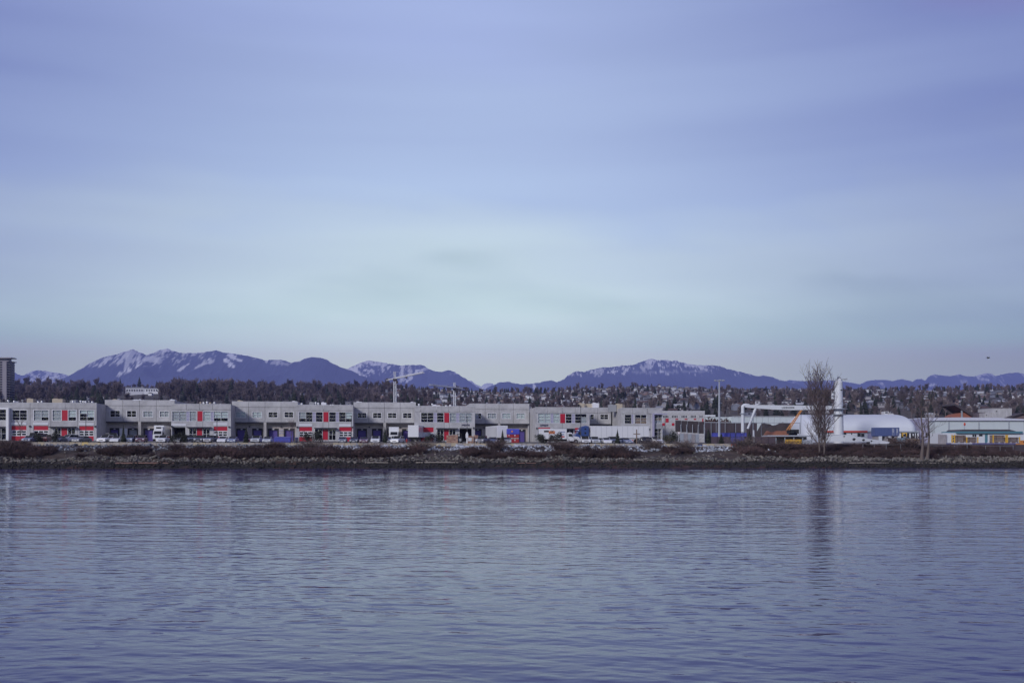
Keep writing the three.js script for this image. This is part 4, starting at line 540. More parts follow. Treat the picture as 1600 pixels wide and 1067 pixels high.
{
  const t = thing('truck_tractor', 'blue sleeper truck tractor facing left before a red panel', 'truck', onLot(919.5, 240), -Math.PI / 2 + 0.115), W = 2.45;
  mesh('cab', sideShape([[0.2, 0.6], [0.2, 3.85], [0.9, 3.95], [1.7, 3.75], [2.35, 3.1], [2.9, 2.15], [3.4, 1.75], [4.3, 1.45], [4.55, 1.1], [4.55, 0.55]], W, 0.12), VM.truckBlue, t);
  for (const s of [-1, 1]) { mesh('side_window', bx(s * (W / 2 - 0.01), 1.95, 1.95, s * (W / 2 + 0.015), 2.65, 2.6), VM.glass, t); mesh('sleeper_window', bx(s * (W / 2 - 0.01), 2.1, 0.75, s * (W / 2 + 0.015), 2.55, 1.15), VM.glass, t); mesh('sleeper_window', bx(s * (W / 2 - 0.01), 3.1, 0.75, s * (W / 2 + 0.015), 3.4, 1.15), VM.glass, t); mesh('fuel_tank', bar([s * 1.0, 0.75, 1.2], [s * 1.0, 0.75, 2.6], 0.32, 10), VM.chrome, t); mesh('headlight', rbx(s * 0.95 - 0.15, 1.0, 4.5, s * 0.95 + 0.15, 1.25, 4.68, 0.03), VM.lamp, t); }
  mesh('windscreen', ext([[-1.0, 0], [1.0, 0], [0.92, 1.0], [-0.92, 1.0]], 0, 0.04).rotateX(-0.62).translate(0, 2.2, 2.98), VM.glass, t); mesh('sun_visor', rbx(-1.1, 2.95, 2.3, 1.1, 3.1, 2.95, 0.04), VM.white, t); mesh('front_bumper', rbx(-1.2, 0.45, 4.4, 1.2, 0.85, 4.72, 0.06), VM.chrome, t); mesh('chassis', bx(-0.5, 0.6, -2.4, 0.5, 0.95, 0.2), VM.black, t);
  axle(t, 3.75, 2.3, 0.52); axle(t, -0.6, 2.4, 0.52); axle(t, -1.9, 2.4, 0.52);
}
{
  const t = thing('stacked_load', 'red crates stacked under a blue tarpaulin right of the angled white trailer', 'crate stack', onLot(802, 235), 0.1), w = 2.75;
  for (const [y0, y1] of [[0.1, 0.98], [1.22, 2.1]]) for (const k of [0, 1]) { const c = mesh('red_crate', rbx(-w / 2 + k * w / 2 + 0.02, y0, -1.4, -w / 2 + (k + 1) * w / 2 - 0.02, y1, 0, 0.05), VM.loadRed, t); mesh('crate_label', bx(-w / 2 + k * w / 2 + 0.25, y0 + 0.45, 0.003, -w / 2 + k * w / 2 + 0.5, y0 + 0.7, 0.02), VM.plate, c); }
  mesh('timber', mg([-1.2, -0.45, 0.3, 1.0].map((x) => bx(x, 0.99, -1.4, x + 0.2, 1.2, 0.05))), VM.plate, t); mesh('timber', mg([-1.2, 0, 1.0].map((x) => bx(x, 0, -1.4, x + 0.2, 0.09, 0.05))), VM.black, t);
  const tp = mesh('tarpaulin', sideShape([[-1.5, 2.12], [-1.52, 2.9], [-0.9, 3.25], [-0.3, 3.2], [0.05, 2.95], [0.08, 2.12]], w + 0.12, 0.06), VM.tarp, t); mesh('orange_mark', bx(-0.5, 2.5, 0.16, -0.1, 2.9, 0.18), VM.orange, tp);
}
// pallets of brick and a forklift by the open doorway
{
  const bk = [mat(0.34, 0.2, 0.15, 0.95), mat(0.42, 0.27, 0.2, 0.95), mat(0.28, 0.17, 0.14, 0.95)], wrap = mat(0.6, 0.62, 0.66, 0.35);
  const pal = (px, Z, w, h, label, seed, cover) => { const R = rng(seed), t = thing('brick_pallet', label, 'pallet', onLot(px, Z), 0.08, 'pallets of brick outside the open doorway'); mesh('pallet', mg([bx(-w / 2, 0, -1, w / 2, 0.05, 0), bx(-w / 2, 0.11, -1, w / 2, 0.15, 0), bx(-w / 2, 0.05, -0.1, -w / 2 + 0.12, 0.11, 0), bx(w / 2 - 0.12, 0.05, -0.1, w / 2, 0.11, 0), bx(-0.06, 0.05, -0.1, 0.06, 0.11, 0)]), mat(0.3, 0.22, 0.15, 0.95), t); const ny = Math.round(h / 0.26), nx = Math.round(w / 0.42); for (let j = 0; j < ny; j++) for (let i = 0; i < nx; i++) mesh('brick', bx(-w / 2 + i * w / nx + 0.015, 0.16 + j * (h - 0.16) / ny, -0.95 + R() * 0.05, -w / 2 + (i + 1) * w / nx - 0.015, 0.16 + (j + 1) * (h - 0.16) / ny - 0.02, -0.02 - R() * 0.06), bk[(R() * 3) | 0], t); if (cover) mesh('white_wrap', rbx(-w * 0.42, h * 0.32, -0.9, w * 0.22, h * 0.78, 0.04, 0.04), wrap, t); };
  pal(701.6, 227, 1.15, 1.85, 'leftmost pallet of brick outside the open doorway', 3); pal(710.5, 226, 1.35, 1.95, 'taller pallet of brick between the red entrance panel and the forklift', 4); pal(735.2, 226, 1.25, 1.7, 'pallet of brick wrapped in white sheet right of the open doorway', 5, true); pal(743.6, 226.5, 1.0, 1.9, 'narrow pallet of brick left of the dark blue pickup', 6);
  const f = thing('forklift', 'small pale forklift in front of the open dark doorway', 'forklift', onLot(718.2, 230), 0.2); mesh('body', rbx(-0.55, 0.35, -1.4, 0.55, 1.15, 0, 0.1), VM.silver, f); mesh('counterweight', rbx(-0.55, 0.3, -1.75, 0.55, 1.0, -1.35, 0.12), VM.grey, f); mesh('overhead_guard', mg([[-0.5, -1.3], [0.5, -1.3], [-0.5, -0.15], [0.5, -0.15]].map(([x, z]) => bar([x, 1.1, z], [x * 0.9, 2.1, z * 0.95], 0.04, 5)).concat([bx(-0.5, 2.08, -1.3, 0.5, 2.14, -0.1)])), VM.black, f); mesh('mast', mg([bx(-0.45, 0.1, 0.08, -0.35, 2.2, 0.2), bx(0.35, 0.1, 0.08, 0.45, 2.2, 0.2), bx(-0.35, 1.2, 0.1, 0.35, 1.3, 0.18)]), VM.black, f); mesh('fork', mg([bx(-0.4, 0.1, 0.2, -0.28, 0.15, 1.25), bx(0.28, 0.1, 0.2, 0.4, 0.15, 1.25)]), VM.black, f); axle(f, -0.2, 1.3, 0.3); axle(f, -1.4, 1.3, 0.25); mesh('seat', rbx(-0.25, 1.15, -0.95, 0.25, 1.6, -0.6, 0.06), VM.black, f);
  // blue dumpsters
  const db = mat(0.05, 0.06, 0.34, 0.5); for (const [px, Z, w, label] of [[435, 231, 1.8, 'smaller blue dumpster left of the other by the dock'], [447, 229, 2.0, 'larger blue dumpster right of the other by the dock']]) { const t = thing('dumpster', label, 'dumpster', onLot(px, Z), 0.1, 'blue dumpsters by the docks'); mesh('bin', sideShape([[-0.75, 0.12], [-0.8, 1.25], [0.55, 1.05], [0.65, 0.12]], w, 0.04), db, t); mesh('lid', sideShape([[-0.83, 1.27], [-0.83, 1.33], [0.6, 1.13], [0.6, 1.07]], w + 0.06, 0.02), mat(0.07, 0.07, 0.3, 0.5), t); for (const s of [-1, 1]) mesh('fork_pocket', bx(s * w / 2, 0.6, -0.4, s * (w / 2 + 0.12), 0.78, 0.3), db, t); for (const s of [-0.7, 0.7]) mesh('caster', mg([wheel(s * w / 2, 0.4, 0.09, 0.06), wheel(s * w / 2, -0.5, 0.09, 0.06)]), VM.black, t); }
  const pt = thing('recycling_bin', 'small dark blue wheeled bin beside the corner of the middle unit', 'bin', onLot(463.3, 232)); mesh('bin', sideShape([[-0.3, 0.1], [-0.36, 1.05], [0.36, 1.05], [0.28, 0.1]], 0.62, 0.03), VM.blue, pt); mesh('lid', rbx(-0.34, 1.09, -0.4, 0.34, 1.16, 0.42, 0.03), VM.tarp, pt); mesh('wheel', wheel(0, -0.3, 0.11, 0.6), VM.black, pt);
}
// ---------------------------------------------------------------- lamp posts, signs and small trees of the lot
{
  const pole = mat(0.05, 0.052, 0.06, 0.5);
  const lamp = (px, Z, pyTop, label) => { const X = PX(px, Z), y = gY(X, Z), h = PY(pyTop, Z) - y, t = thing('street_lamp', label, 'lamp post', [X, y, -Z], 0, 'lamp posts of the parking lot'); mesh('pole', bar([0, 0, 0], [0, h - 0.1, 0], 0.085, 8, 0.06), pole, t); mesh('base', bar([0, 0, 0], [0, 0.6, 0], 0.22, 10), mat(0.45, 0.43, 0.4, 0.9), t); mesh('lamp_head', rbx(-0.2, h - 0.12, -0.1, 0.2, h, 0.55, 0.04), pole, t); };
  lamp(133.3, 218, 647.8, 'leftmost dark lamp post in the lot before a red garage door'); lamp(338.4, 221, 648.5, 'dark lamp post before the unit with the open dark doorway'); lamp(548.6, 226, 649.5, 'dark lamp post before the red garage door right of the pine clump'); lamp(729.8, 228, 651, 'dark lamp post before the open doorway with the letter sign'); lamp(907.6, 229, 635, 'dark lamp post above the white pickup and blue tractor'); lamp(1039.5, 232, 650.5, 'dark lamp post right of the glazed corner');
  // a telegraph-like cross post, a round sign, a bollard sign
  { const Z = 227, X = PX(995, Z), y = gY(X, Z), t = thing('utility_post', 'short wooden post with crossarm in front of the long trailer', 'post', [X, y, -Z], 0.1), h = PY(671, Z) - y, w = mat(0.2, 0.15, 0.12, 0.95); mesh('post', bar([0, 0, 0], [0, h, 0], 0.17, 8, 0.12), w, t); mesh('crossarm', bx(-0.75, h * 0.66, 0.13, 0.75, h * 0.72, 0.25), w, t); for (const s of [-1, 1]) mesh('insulator', bar([s * 0.65, h * 0.72, 0.19], [s * 0.65, h * 0.8, 0.19], 0.06, 6), VM.plate, t); }
  { const Z = 231, X = PX(1060.8, Z), y = gY(X, Z), t = thing('round_sign', 'round white traffic sign on a thin post by the driveway', 'sign', [X, y, -Z]), h = PY(674.6, Z) - y; mesh('post', bar([0, 0, 0], [0, h - 0.1, 0], 0.045, 6), VM.plate, t); const d = new THREE.CylinderGeometry(0.26, 0.26, 0.04, 20); d.rotateX(Math.PI / 2); d.translate(0, h - 0.25, 0.06); mesh('disc', d, VM.white, t); const e = new THREE.TorusGeometry(0.25, 0.02, 6, 20); e.translate(0, h - 0.25, 0.085); mesh('rim', e, VM.red, t); }
  { const Z = 222, X = PX(729.6, Z), y = gY(X, Z), t = thing('white_post', 'white boxed post standing before the open dark doorway', 'post', [X, y, -Z]), h = PY(675.4, Z) - y; mesh('shaft', rbx(-0.13, 0, -0.13, 0.13, h * 0.55, 0.13, 0.03), VM.white, t); mesh('box', rbx(-0.28, h * 0.5, -0.25, 0.28, h * 0.88, 0.25, 0.04), VM.white, t); mesh('cap', rbx(-0.18, h * 0.88, -0.16, 0.18, h, 0.16, 0.04), VM.white, t); }
  { const Z = 220, X = PX(338, Z) - 0.3, y = gY(X, Z), t = thing('notice_board', 'white notice board on two legs before the red garage door', 'sign', [X - 0.1, y, -Z]); mesh('board', rbx(-0.3, 0.75, -0.04, 0.3, 1.85, 0.04, 0.02), VM.white, t); for (const s of [-1, 1]) mesh('leg', bx(s * 0.25 - 0.03, 0, -0.03, s * 0.25 + 0.03, 0.75, 0.03), VM.plate, t); }
  for (const [px, Z, label] of [[635.3, 221, 'small red hydrant before the parked white trailer'], [988.8, 226, 'small red hydrant left of the short crossarm post']]) { const X = PX(px, Z), t = thing('fire_hydrant', label, 'hydrant', [X, gY(X, Z), -Z], 0, 'red hydrants along the wall'); mesh('barrel', new THREE.LatheGeometry([[0, 0], [0.2, 0], [0.2, 0.08], [0.14, 0.1], [0.14, 0.75], [0.19, 0.78], [0.19, 0.84], [0.12, 0.98], [0, 1.05]].map((p) => new THREE.Vector2(...p)), 12), VM.red, t); mesh('outlet', bar([-0.27, 0.6, 0], [0.27, 0.6, 0], 0.075, 8), VM.red, t); mesh('bonnet', bar([0, 1.04, 0], [0, 1.14, 0], 0.05, 6), VM.plate, t); }
  // small evergreens
  const R = rng(9), spruceG = [1, 2, 3].map((s) => conifer(rng(s * 31), 3.6, 0.95, 30, 16, 0.05, 1)), pineG = [4, 5, 6].map((s) => leafBush(rng(s * 17), 2.3, 2.2, 1500, 0.13, [0.03, 0.034, 0.024])), stemG = bar([0, -0.1, 0], [0, 1.2, 0], 0.08, 6, 0.05);
  const plant = (name, cat, px, Z, pyTop, gh, geo, label, grp, wide, stretch = 1) => { const X = PX(px, Z), y = gY(X, Z), h = PY(pyTop, Z) - y, s = h / gh, t = thing(name, label, cat, [X, y, -Z], px * 0.7, grp); mesh('trunk', stemG, darkBark, t); const c = mesh('crown', geo, leafMat, t); t.scale.set(wide / stretch, s, wide / stretch); return t; };
  const sp = (px, top, label, i, w = 0.85, Z) => plant('spruce_tree', 'tree', px, Z ?? Zw(PX(px, 219)) + 1.0, top, 3.6, spruceG[i % 3], label, 'small spruces of the lot', w);
  sp(192, 664, 'leftmost small dark spruce before the first recessed section', 0, 0.75); sp(384.3, 666, 'small dark spruce before the leftmost of four purple dock doors', 1, 0.85); sp(601.3, 667, 'small dark spruce left of the white box truck at the dock', 2, 0.78); sp(785.2, 671, 'small dark spruce before the angled white trailer', 0, 0.72); sp(965, 670, 'small dark spruce before the middle of the long white trailer', 1, 0.75);
  sp(1107, 668, 'dark spruce beside the braced dark panels', 2, 0.9, 238); sp(1127.5, 676, 'low dark spruce at the foot of the tall light mast', 0, 0.85, 231); sp(1171.5, 671, 'dark spruce beside the white vertical column', 1, 0.9, 233); sp(418.2, 675, 'tiny clipped conifer before the third purple dock door of four', 2, 0.4, 236);
  const pn = (px, top, w, label, i) => plant('pine_shrub', 'shrub', px, Zw(PX(px, 219)) + 0.9, top, 2.75, pineG[i % 3], label, 'dark pine shrubs along the wall', w);
  pn(62, 675, 1.05, 'left dark pine shrub of the leftmost pair', 0); pn(83.5, 670.5, 0.78, 'right taller dark pine shrub of the leftmost pair', 1); pn(269.5, 674.5, 0.85, 'left dark pine shrub of the pair before the open doorway', 2); pn(287, 672, 0.98, 'right dark pine shrub of the pair before the open doorway', 0); pn(480.5, 671.5, 1.0, 'left greyish pine shrub of the pair before the middle unit', 1); pn(497, 669.5, 0.95, 'right greyish pine shrub of the pair before the middle unit', 2); pn(668, 675, 1.15, 'left dark pine shrub before the red and white garage door', 0); pn(685.5, 673, 0.8, 'right dark pine shrub before the red and white garage door', 1); pn(847, 674, 1.1, 'left dark pine shrub before the white box truck with orange logo', 2); pn(867, 671, 1.18, 'right dark pine shrub before the white box truck with orange logo', 0);
  const hedge = leafBush(rng(61), 2.6, 2.4, 1500, 0.13, [0.085, 0.08, 0.04]); plant('garden_shrub', 'shrub', 1046.5, 232, 673.5, 2.9, hedge, 'yellowish green shrub right of the glazed corner', undefined, 0.9); plant('garden_shrub', 'shrub', 1054, 235, 668.5, 2.75, pineG[1], 'dark shrub behind the round traffic sign', undefined, 0.85);
  // a bare sapling at the left edge and one at the dock
  for (const [px, Z, top, label] of [[30.5, 216, 655, 'thin bare sapling before the leftmost red garage door'], [455, 224, 653, 'thin bare reddish sapling before the rightmost of four purple dock doors']]) { const X = PX(px, Z), y = gY(X, Z), h = PY(top, Z) - y, b = bareTree(rng(px | 0), { h: h * 0.75, r: 0.07, levels: 2, limbs: 3, kids: 2, minR: 0.014, spread: 0.5, limbLen: 0.4 }), t = thing('sapling', label, 'tree', [X, y, -Z], 0, 'bare saplings of the lot'); mesh('trunk', soup(b.wood), twigMat, t); mesh('crown', soup(b.twigs), twigMat, t); }
}
// ---------------------------------------------------------------- the big bare trees on the bank
{
  const t1 = (() => { const Z = 214, X = PX(1285, Z), y = bankY(X, Z), t = thing('bare_tree', 'tall bare tree with two slender trunks in front of the white tower', 'tree', [X, y, -Z]); const A = bareTree(rng(1001), { h: 13.0, r: 0.2, levels: 3, limbs: 4, kids: 2, trunkSegs: 9, clear: 1, minR: 0.02, spread: 0.7, limbLen: 0.3, lift: 0.16, trunkTaper: 0.87, base: [-0.5, -0.4, 0], wobble: 0.05 }), B = bareTree(rng(1002), { h: 12.4, r: 0.19, levels: 3, limbs: 4, kids: 2, trunkSegs: 9, clear: 1, minR: 0.02, spread: 0.7, limbLen: 0.3, lift: 0.16, trunkTaper: 0.87, base: [0.35, -0.4, 0.3], dir: [0.03, 1, 0], wobble: 0.05 }); mesh('trunk', soup(A.wood), barkMat, t); mesh('trunk', soup(B.wood), barkMat, t); mesh('crown', soup([...A.twigs, ...B.twigs]), twigMat, t); return t; })();
  { const Z = 211, X = PX(1441, Z), y = bankY(X, Z), t = thing('bare_tree', 'pale forked bare tree leaning apart at the waterline, left trunk', 'tree', [X, y, -Z], 0, 'leaning riverside trees'); const A = bareTree(rng(1011), { h: 10.4, r: 0.46, levels: 3, limbs: 2, kids: 1, trunkSegs: 8, clear: 3, minR: 0.018, spread: 0.8, limbLen: 0.42, lift: 0.05, dir: [-0.1, 1, 0], trunkTaper: 0.8, wobble: 0.2 }); mesh('trunk', soup(A.wood), barkMat, t); mesh('crown', soup(A.twigs), twigMat, t); }
  { const Z = 211.5, X = PX(1449.5, Z), y = bankY(X, Z), t = thing('bare_tree', 'pale bare tree leaning right at the waterline, right trunk', 'tree', [X, y, -Z], 0, 'leaning riverside trees'); const A = bareTree(rng(1013), { h: 10.6, r: 0.42, levels: 3, limbs: 2, kids: 1, trunkSegs: 8, clear: 3, minR: 0.018, spread: 0.75, limbLen: 0.36, lift: 0.06, dir: [0.18, 1, 0], trunkTaper: 0.8, wobble: 0.18 }); mesh('trunk', soup(A.wood), barkMat, t); mesh('crown', soup(A.twigs), twigMat, t); }
}
// ---------------------------------------------------------------- the yard right of the warehouse row
const font = await new FontLoader().loadAsync('fonts/droid/droid_sans_bold.typeface.json');
// a thing whose parts are given by points of the photograph at one depth
function yardThing(name, label, cat, pc, Z, group, turn = 0) {
  const X = PX(pc, Z), y = gY(X, Z), t = thing(name, label, cat, [X, y, -Z], turn, group), x = (px, dz = 0) => PX(px, Z + dz) - X, h = (py, dz = 0) => PY(py, Z + dz) - y;
  return { t, x, h, Z, y, X, box: (n, px0, px1, py0, py1, z0, z1, m, parent) => mesh(n, bx(x(px0), py1 == null ? 0 : Math.max(0, h(py1)), z0, x(px1), h(py0), z1), m, parent ?? t) };
}
const vcolPlain = mat(0.03, 0.03, 0.035, 0.9, { side: THREE.DoubleSide });
const YM = { white: mat(0.6, 0.63, 0.67, 0.5), tent: mat(0.58, 0.62, 0.68, 0.6), panelDark: mat(0.055, 0.045, 0.05, 0.9), brace: mat(0.35, 0.38, 0.43, 0.5), screen: mat(0.075, 0.055, 0.07, 0.9), steel: mat(0.3, 0.33, 0.38, 0.5), black: mat(0.015, 0.016, 0.02, 0.7), blue: mat(0.06, 0.07, 0.38, 0.6), containerBlue: mat(0.07, 0.1, 0.24, 0.55), containerPale: mat(0.2, 0.32, 0.42, 0.6), tan: mat(0.3, 0.25, 0.21, 0.85), yellow: mat(0.62, 0.38, 0.05, 0.6), orange: mat(0.55, 0.24, 0.07, 0.6), soil: mat(0.045, 0.035, 0.035, 0.98), soilRed: mat(0.13, 0.06, 0.045, 0.98), teal: mat(0.07, 0.19, 0.24, 0.6), paleWall: mat(0.5, 0.56, 0.58, 0.7), paleRoof: mat(0.52, 0.54, 0.63, 0.6), lumber: [mat(0.15, 0.095, 0.075, 0.9), mat(0.11, 0.075, 0.065, 0.9), mat(0.19, 0.125, 0.09, 0.9)], deck: mat(0.09, 0.085, 0.2, 0.7), brick: mat(0.3, 0.11, 0.075, 0.9), roofDark: mat(0.06, 0.05, 0.06, 0.8), red: mat(0.5, 0.06, 0.035, 0.6), concrete: concrete(0.36, 0.34, 0.36) };
{ // low grey building with red squares behind the end unit
  const B = yardThing('grey_building', 'low grey building with small high windows and scattered red squares behind the end unit', 'building', 1068, 281);
  B.box('wall', 1032, 1101.6, 642.4, null, -14, -0.2, MW.wall[1]); B.box('roof_cap', 1031.8, 1101.8, 642.1, 643, -14.1, 0.02, MW.trim);
  mesh('front_wall', ext(rect(B.x(1032), 0, B.x(1101.6), B.h(643.1)), -0.19, 0, [[1036, 1045], [1050, 1059.5], [1065, 1074], [1079.5, 1088], [1093, 1099]].map(([a, b]) => [[B.x(a), B.h(652.6)], [B.x(a), B.h(649.4)], [B.x(b), B.h(649.4)], [B.x(b), B.h(652.6)]])), MW.wall[0], B.t);
  for (const [a, b] of [[1036, 1045], [1050, 1059.5], [1065, 1074], [1079.5, 1088], [1093, 1099]]) { const w = mesh('window', bx(B.x(a), B.h(652.6), -0.16, B.x(b), B.h(649.4), -0.12), VM.glass, B.t); const n = 4; mesh('frame', mg([...Array(n + 1).keys()].map((i) => bx(B.x(a + (b - a) * i / n) - 0.05, B.h(652.6), -0.13, B.x(a + (b - a) * i / n) + 0.05, B.h(649.4), -0.03))), MW.trim, w); }
  for (const [a, b, c, d] of [[1040.4, 1045, 653.8, 660], [1035, 1039.2, 661, 665.2], [1050, 1054, 661, 665], [1055.6, 1060, 654, 655.8], [1070, 1074.4, 654, 655.9], [1084.4, 1088.2, 654, 656], [1097.6, 1099.4, 654, 658.8]]) B.box('red_square', a, b, c, d, 0.003, 0.06, MW.red);
}
{ // dark wall panels held up by braces
  const B = yardThing('braced_wall', 'row of dark upright wall panels propped by pale diagonal braces', 'wall', 1078, 256, undefined, 0.12), R = rng(4);
  const xs = [1055, 1064, 1074, 1083.5, 1092.5, 1101.6]; for (let i = 0; i + 1 < xs.length; i++) mesh('panel', bx(B.x(xs[i]) + 0.02, B.h(674.5 + i * 0.7), -0.15 - 0.02 * (i % 2), B.x(xs[i + 1]) - 0.02, B.h(657 + i * 0.45), 0.05), YM.panelDark, B.t);
  for (const [a, b] of [[1063.4, 1061], [1072.6, 1070], [1082.6, 1079.4], [1091.6, 1088], [1101, 1098]]) mesh('brace', bar([B.x(a), B.h(663.5), 0.1], [B.x(b), B.h(678.5), 1.6], 0.065, 6), YM.brace, B.t);
  for (const a of [1064.2, 1074, 1092.6, 1101.5]) mesh('post', bar([B.x(a), 0, 0.14], [B.x(a), B.h(656), 0.14], 0.04, 6), YM.brace, B.t);
  const C = yardThing('low_wall', 'low patched grey concrete wall below the braced dark panels', 'wall', 1078, 250, undefined, 0.1); for (let i = 0; i < 5; i++) C.box('slab', 1062.5 + 6.2 * i, 1068.4 + 6.2 * i, 677.4 + i * 0.25, null, -0.3, 0 + 0.02 * (i % 2), i % 2 ? YM.concrete : YM.steel);
}
{ // fences
  const F = (px0, px1, Z, py0, label, m, posts, turn = 0) => { const B = yardThing('yard_fence', label, 'fence', (px0 + px1) / 2, Z, 'fences of the yard', turn), n = Math.max(2, Math.round((px1 - px0) / 11)); for (let i = 0; i < n; i++) B.box('screen', lerp(px0, px1, i / n) + 0.3, lerp(px0, px1, (i + 1) / n) - 0.1, py0, null, -0.03 - 0.015 * (i % 2), 0.0, m); for (let i = 0; i <= n; i++) mesh('post', bar([B.x(lerp(px0, px1, i / n)), 0, 0.05], [B.x(lerp(px0, px1, i / n)), B.h(py0 - posts), 0.05], 0.04, 5), YM.black, B.t); };
  F(1111, 1141, 236, 682.4, 'dark screened fence left of the black mesh gate', YM.screen, 0.4); F(1164, 1178, 236, 682.3, 'short dark screened fence right of the black mesh gate', YM.screen, 0.4); F(1179, 1212, 234.5, 682.8, 'dark screened fence below the soil mound', YM.screen, 0.3);
  F(1101, 1183, 304, 661.2, 'long tall dark mesh fence behind the light mast', mat(0.07, 0.055, 0.065, 0.95), 0.3);
  { const B = yardThing('mesh_gate', 'tall black mesh gate in the yard fence', 'gate', 1152, 235.5); const bars = []; for (const [a, b] of [[1141.4, 1149.5], [1150.2, 1163.4]]) { const g = [bx(B.x(a), 0, -0.05, B.x(a) + 0.09, B.h(675), 0.05), bx(B.x(b) - 0.09, 0, -0.05, B.x(b), B.h(675), 0.05), bx(B.x(a), B.h(675.6), -0.04, B.x(b), B.h(675), 0.04), bx(B.x(a), B.h(683), -0.04, B.x(b), B.h(682.4), 0.04)]; for (let x = B.x(a) + 0.16; x < B.x(b) - 0.1; x += 0.16) g.push(bx(x, 0.05, -0.015, x + 0.03, B.h(675.3), 0.015)); mesh('gate_leaf', mg(g), YM.black, B.t); } }
  { const B = yardThing('pipe_rail', 'long grey overhead pipe rail on thin posts behind the light mast', 'railing', 1140, 262); mesh('rail', mg([bar([B.x(1100), B.h(660), 0], [B.x(1182), B.h(660.6), 0], 0.11, 6), bar([B.x(1182), B.h(660.6), 0], [B.x(1250), B.h(661), 0], 0.09, 6)]), YM.brace, B.t); for (const p of [1101.5, 1111.6, 1119.5, 1133.5, 1150, 1166, 1177.5, 1190, 1250]) mesh('post', bar([B.x(p), 0, 0], [B.x(p), B.h(660), 0], 0.07, 5), YM.steel, B.t); const wire = []; for (let p = 1102; p < 1178; p += 2.6) wire.push(bar([B.x(p), 0.2, -0.02], [B.x(p), B.h(660.2), -0.02], 0.018, 3)); mesh('wire_mesh', mg(wire), YM.black, B.t); }
  { const B = yardThing('blue_skip', 'long low blue container behind the screened fence', 'container', 1141, 246); for (let i = 0; i < 6; i++) B.box('side_panel', 1115 + 8.7 * i, 1123.4 + 8.7 * i, 676.6, null, -2.2 + 0.02 * (i % 2), 0.02 * (i % 2), YM.blue); B.box('top_rail', 1114.8, 1167, 676.3, 676.9, -2.25, 0.08, YM.blue); }
}
{ // tall light mast
  const B = yardThing('light_mast', 'tall grey floodlight mast with a ring of lamps at its top', 'mast', 1124.3, 243); mesh('pole', bar([0, 0, 0], [0, B.h(594), 0], 0.32, 10, 0.16), YM.brace, B.t); mesh('lamp_ring', mg([bx(-0.9, B.h(595.2), -0.12, 0.9, B.h(594.4), 0.12), bx(-0.12, B.h(595.2), -0.9, 0.12, B.h(594.4), 0.9)]), YM.steel, B.t); for (const [x, z] of [[-0.95, 0], [0.95, 0], [0, 0.95], [0, -0.95]]) mesh('floodlight', rbx(x - 0.28, B.h(595.6), z - 0.22, x + 0.28, B.h(593.4), z + 0.22, 0.06), YM.steel, B.t);
}
{ // white material handler with its long boom
  const B = yardThing('loading_boom', 'white slewing boom with black lettering on a thick vertical column', 'crane', 1161, 258);
  mesh('column', bar([0, 0, 0], [0, B.h(637.5), 0], 0.44, 16, 0.42), YM.white, B.t); mesh('collar', mg([bar([0, B.h(647), 0], [0, B.h(645.6), 0], 0.75, 16), bar([0, B.h(683), 0], [0, B.h(681.6), 0], 0.6, 16)]), YM.steel, B.t);
  mesh('elbow', new THREE.TubeGeometry(new THREE.CatmullRomCurve3([[0, B.h(638.5), 0], [0.05, B.h(635), 0], [0.6, B.h(633.2), 0], [1.6, B.h(633.9), 0]].map((p) => new THREE.Vector3(...p))), 14, 0.44, 12), YM.white, B.t);
  const boom = mesh('boom', ext([[B.x(1163.5), B.h(632.2)], [B.x(1168), B.h(631.4)], [B.x(1172), B.h(632.6)], [B.x(1210), B.h(633.2)], [B.x(1304), B.h(634.2)], [B.x(1304), B.h(640.2)], [B.x(1236), B.h(640.8)], [B.x(1208), B.h(640)], [B.x(1172), B.h(637.4)], [B.x(1164.5), B.h(636.4)]], -0.55, 0.55), YM.white, B.t);
  const tg = new TextGeometry('LIEBHERR', { font, size: 0.42, depth: 0.03, curveSegments: 3 }); tg.computeBoundingBox(); const tw = tg.boundingBox.max.x; tg.scale((B.x(1241) - B.x(1221)) / tw, 1.0, 1); tg.translate(B.x(1221), B.h(638.35), 0.552); mesh('lettering', tg, YM.black, boom);
  mesh('strut', bar([B.x(1181), B.h(637.8), 0.2], [B.x(1168.6), B.h(670), 0.2], 0.34, 10, 0.3), YM.white, B.t);
  mesh('hose', bar([B.x(1177.6), B.h(640), 0], [B.x(1176.5), 0, 0], 0.08, 6), YM.steel, B.t); mesh('white_post', bar([B.x(1178.4), 0, 0.3], [B.x(1177.6), B.h(672), 0.3], 0.2, 6), YM.white, B.t);
}
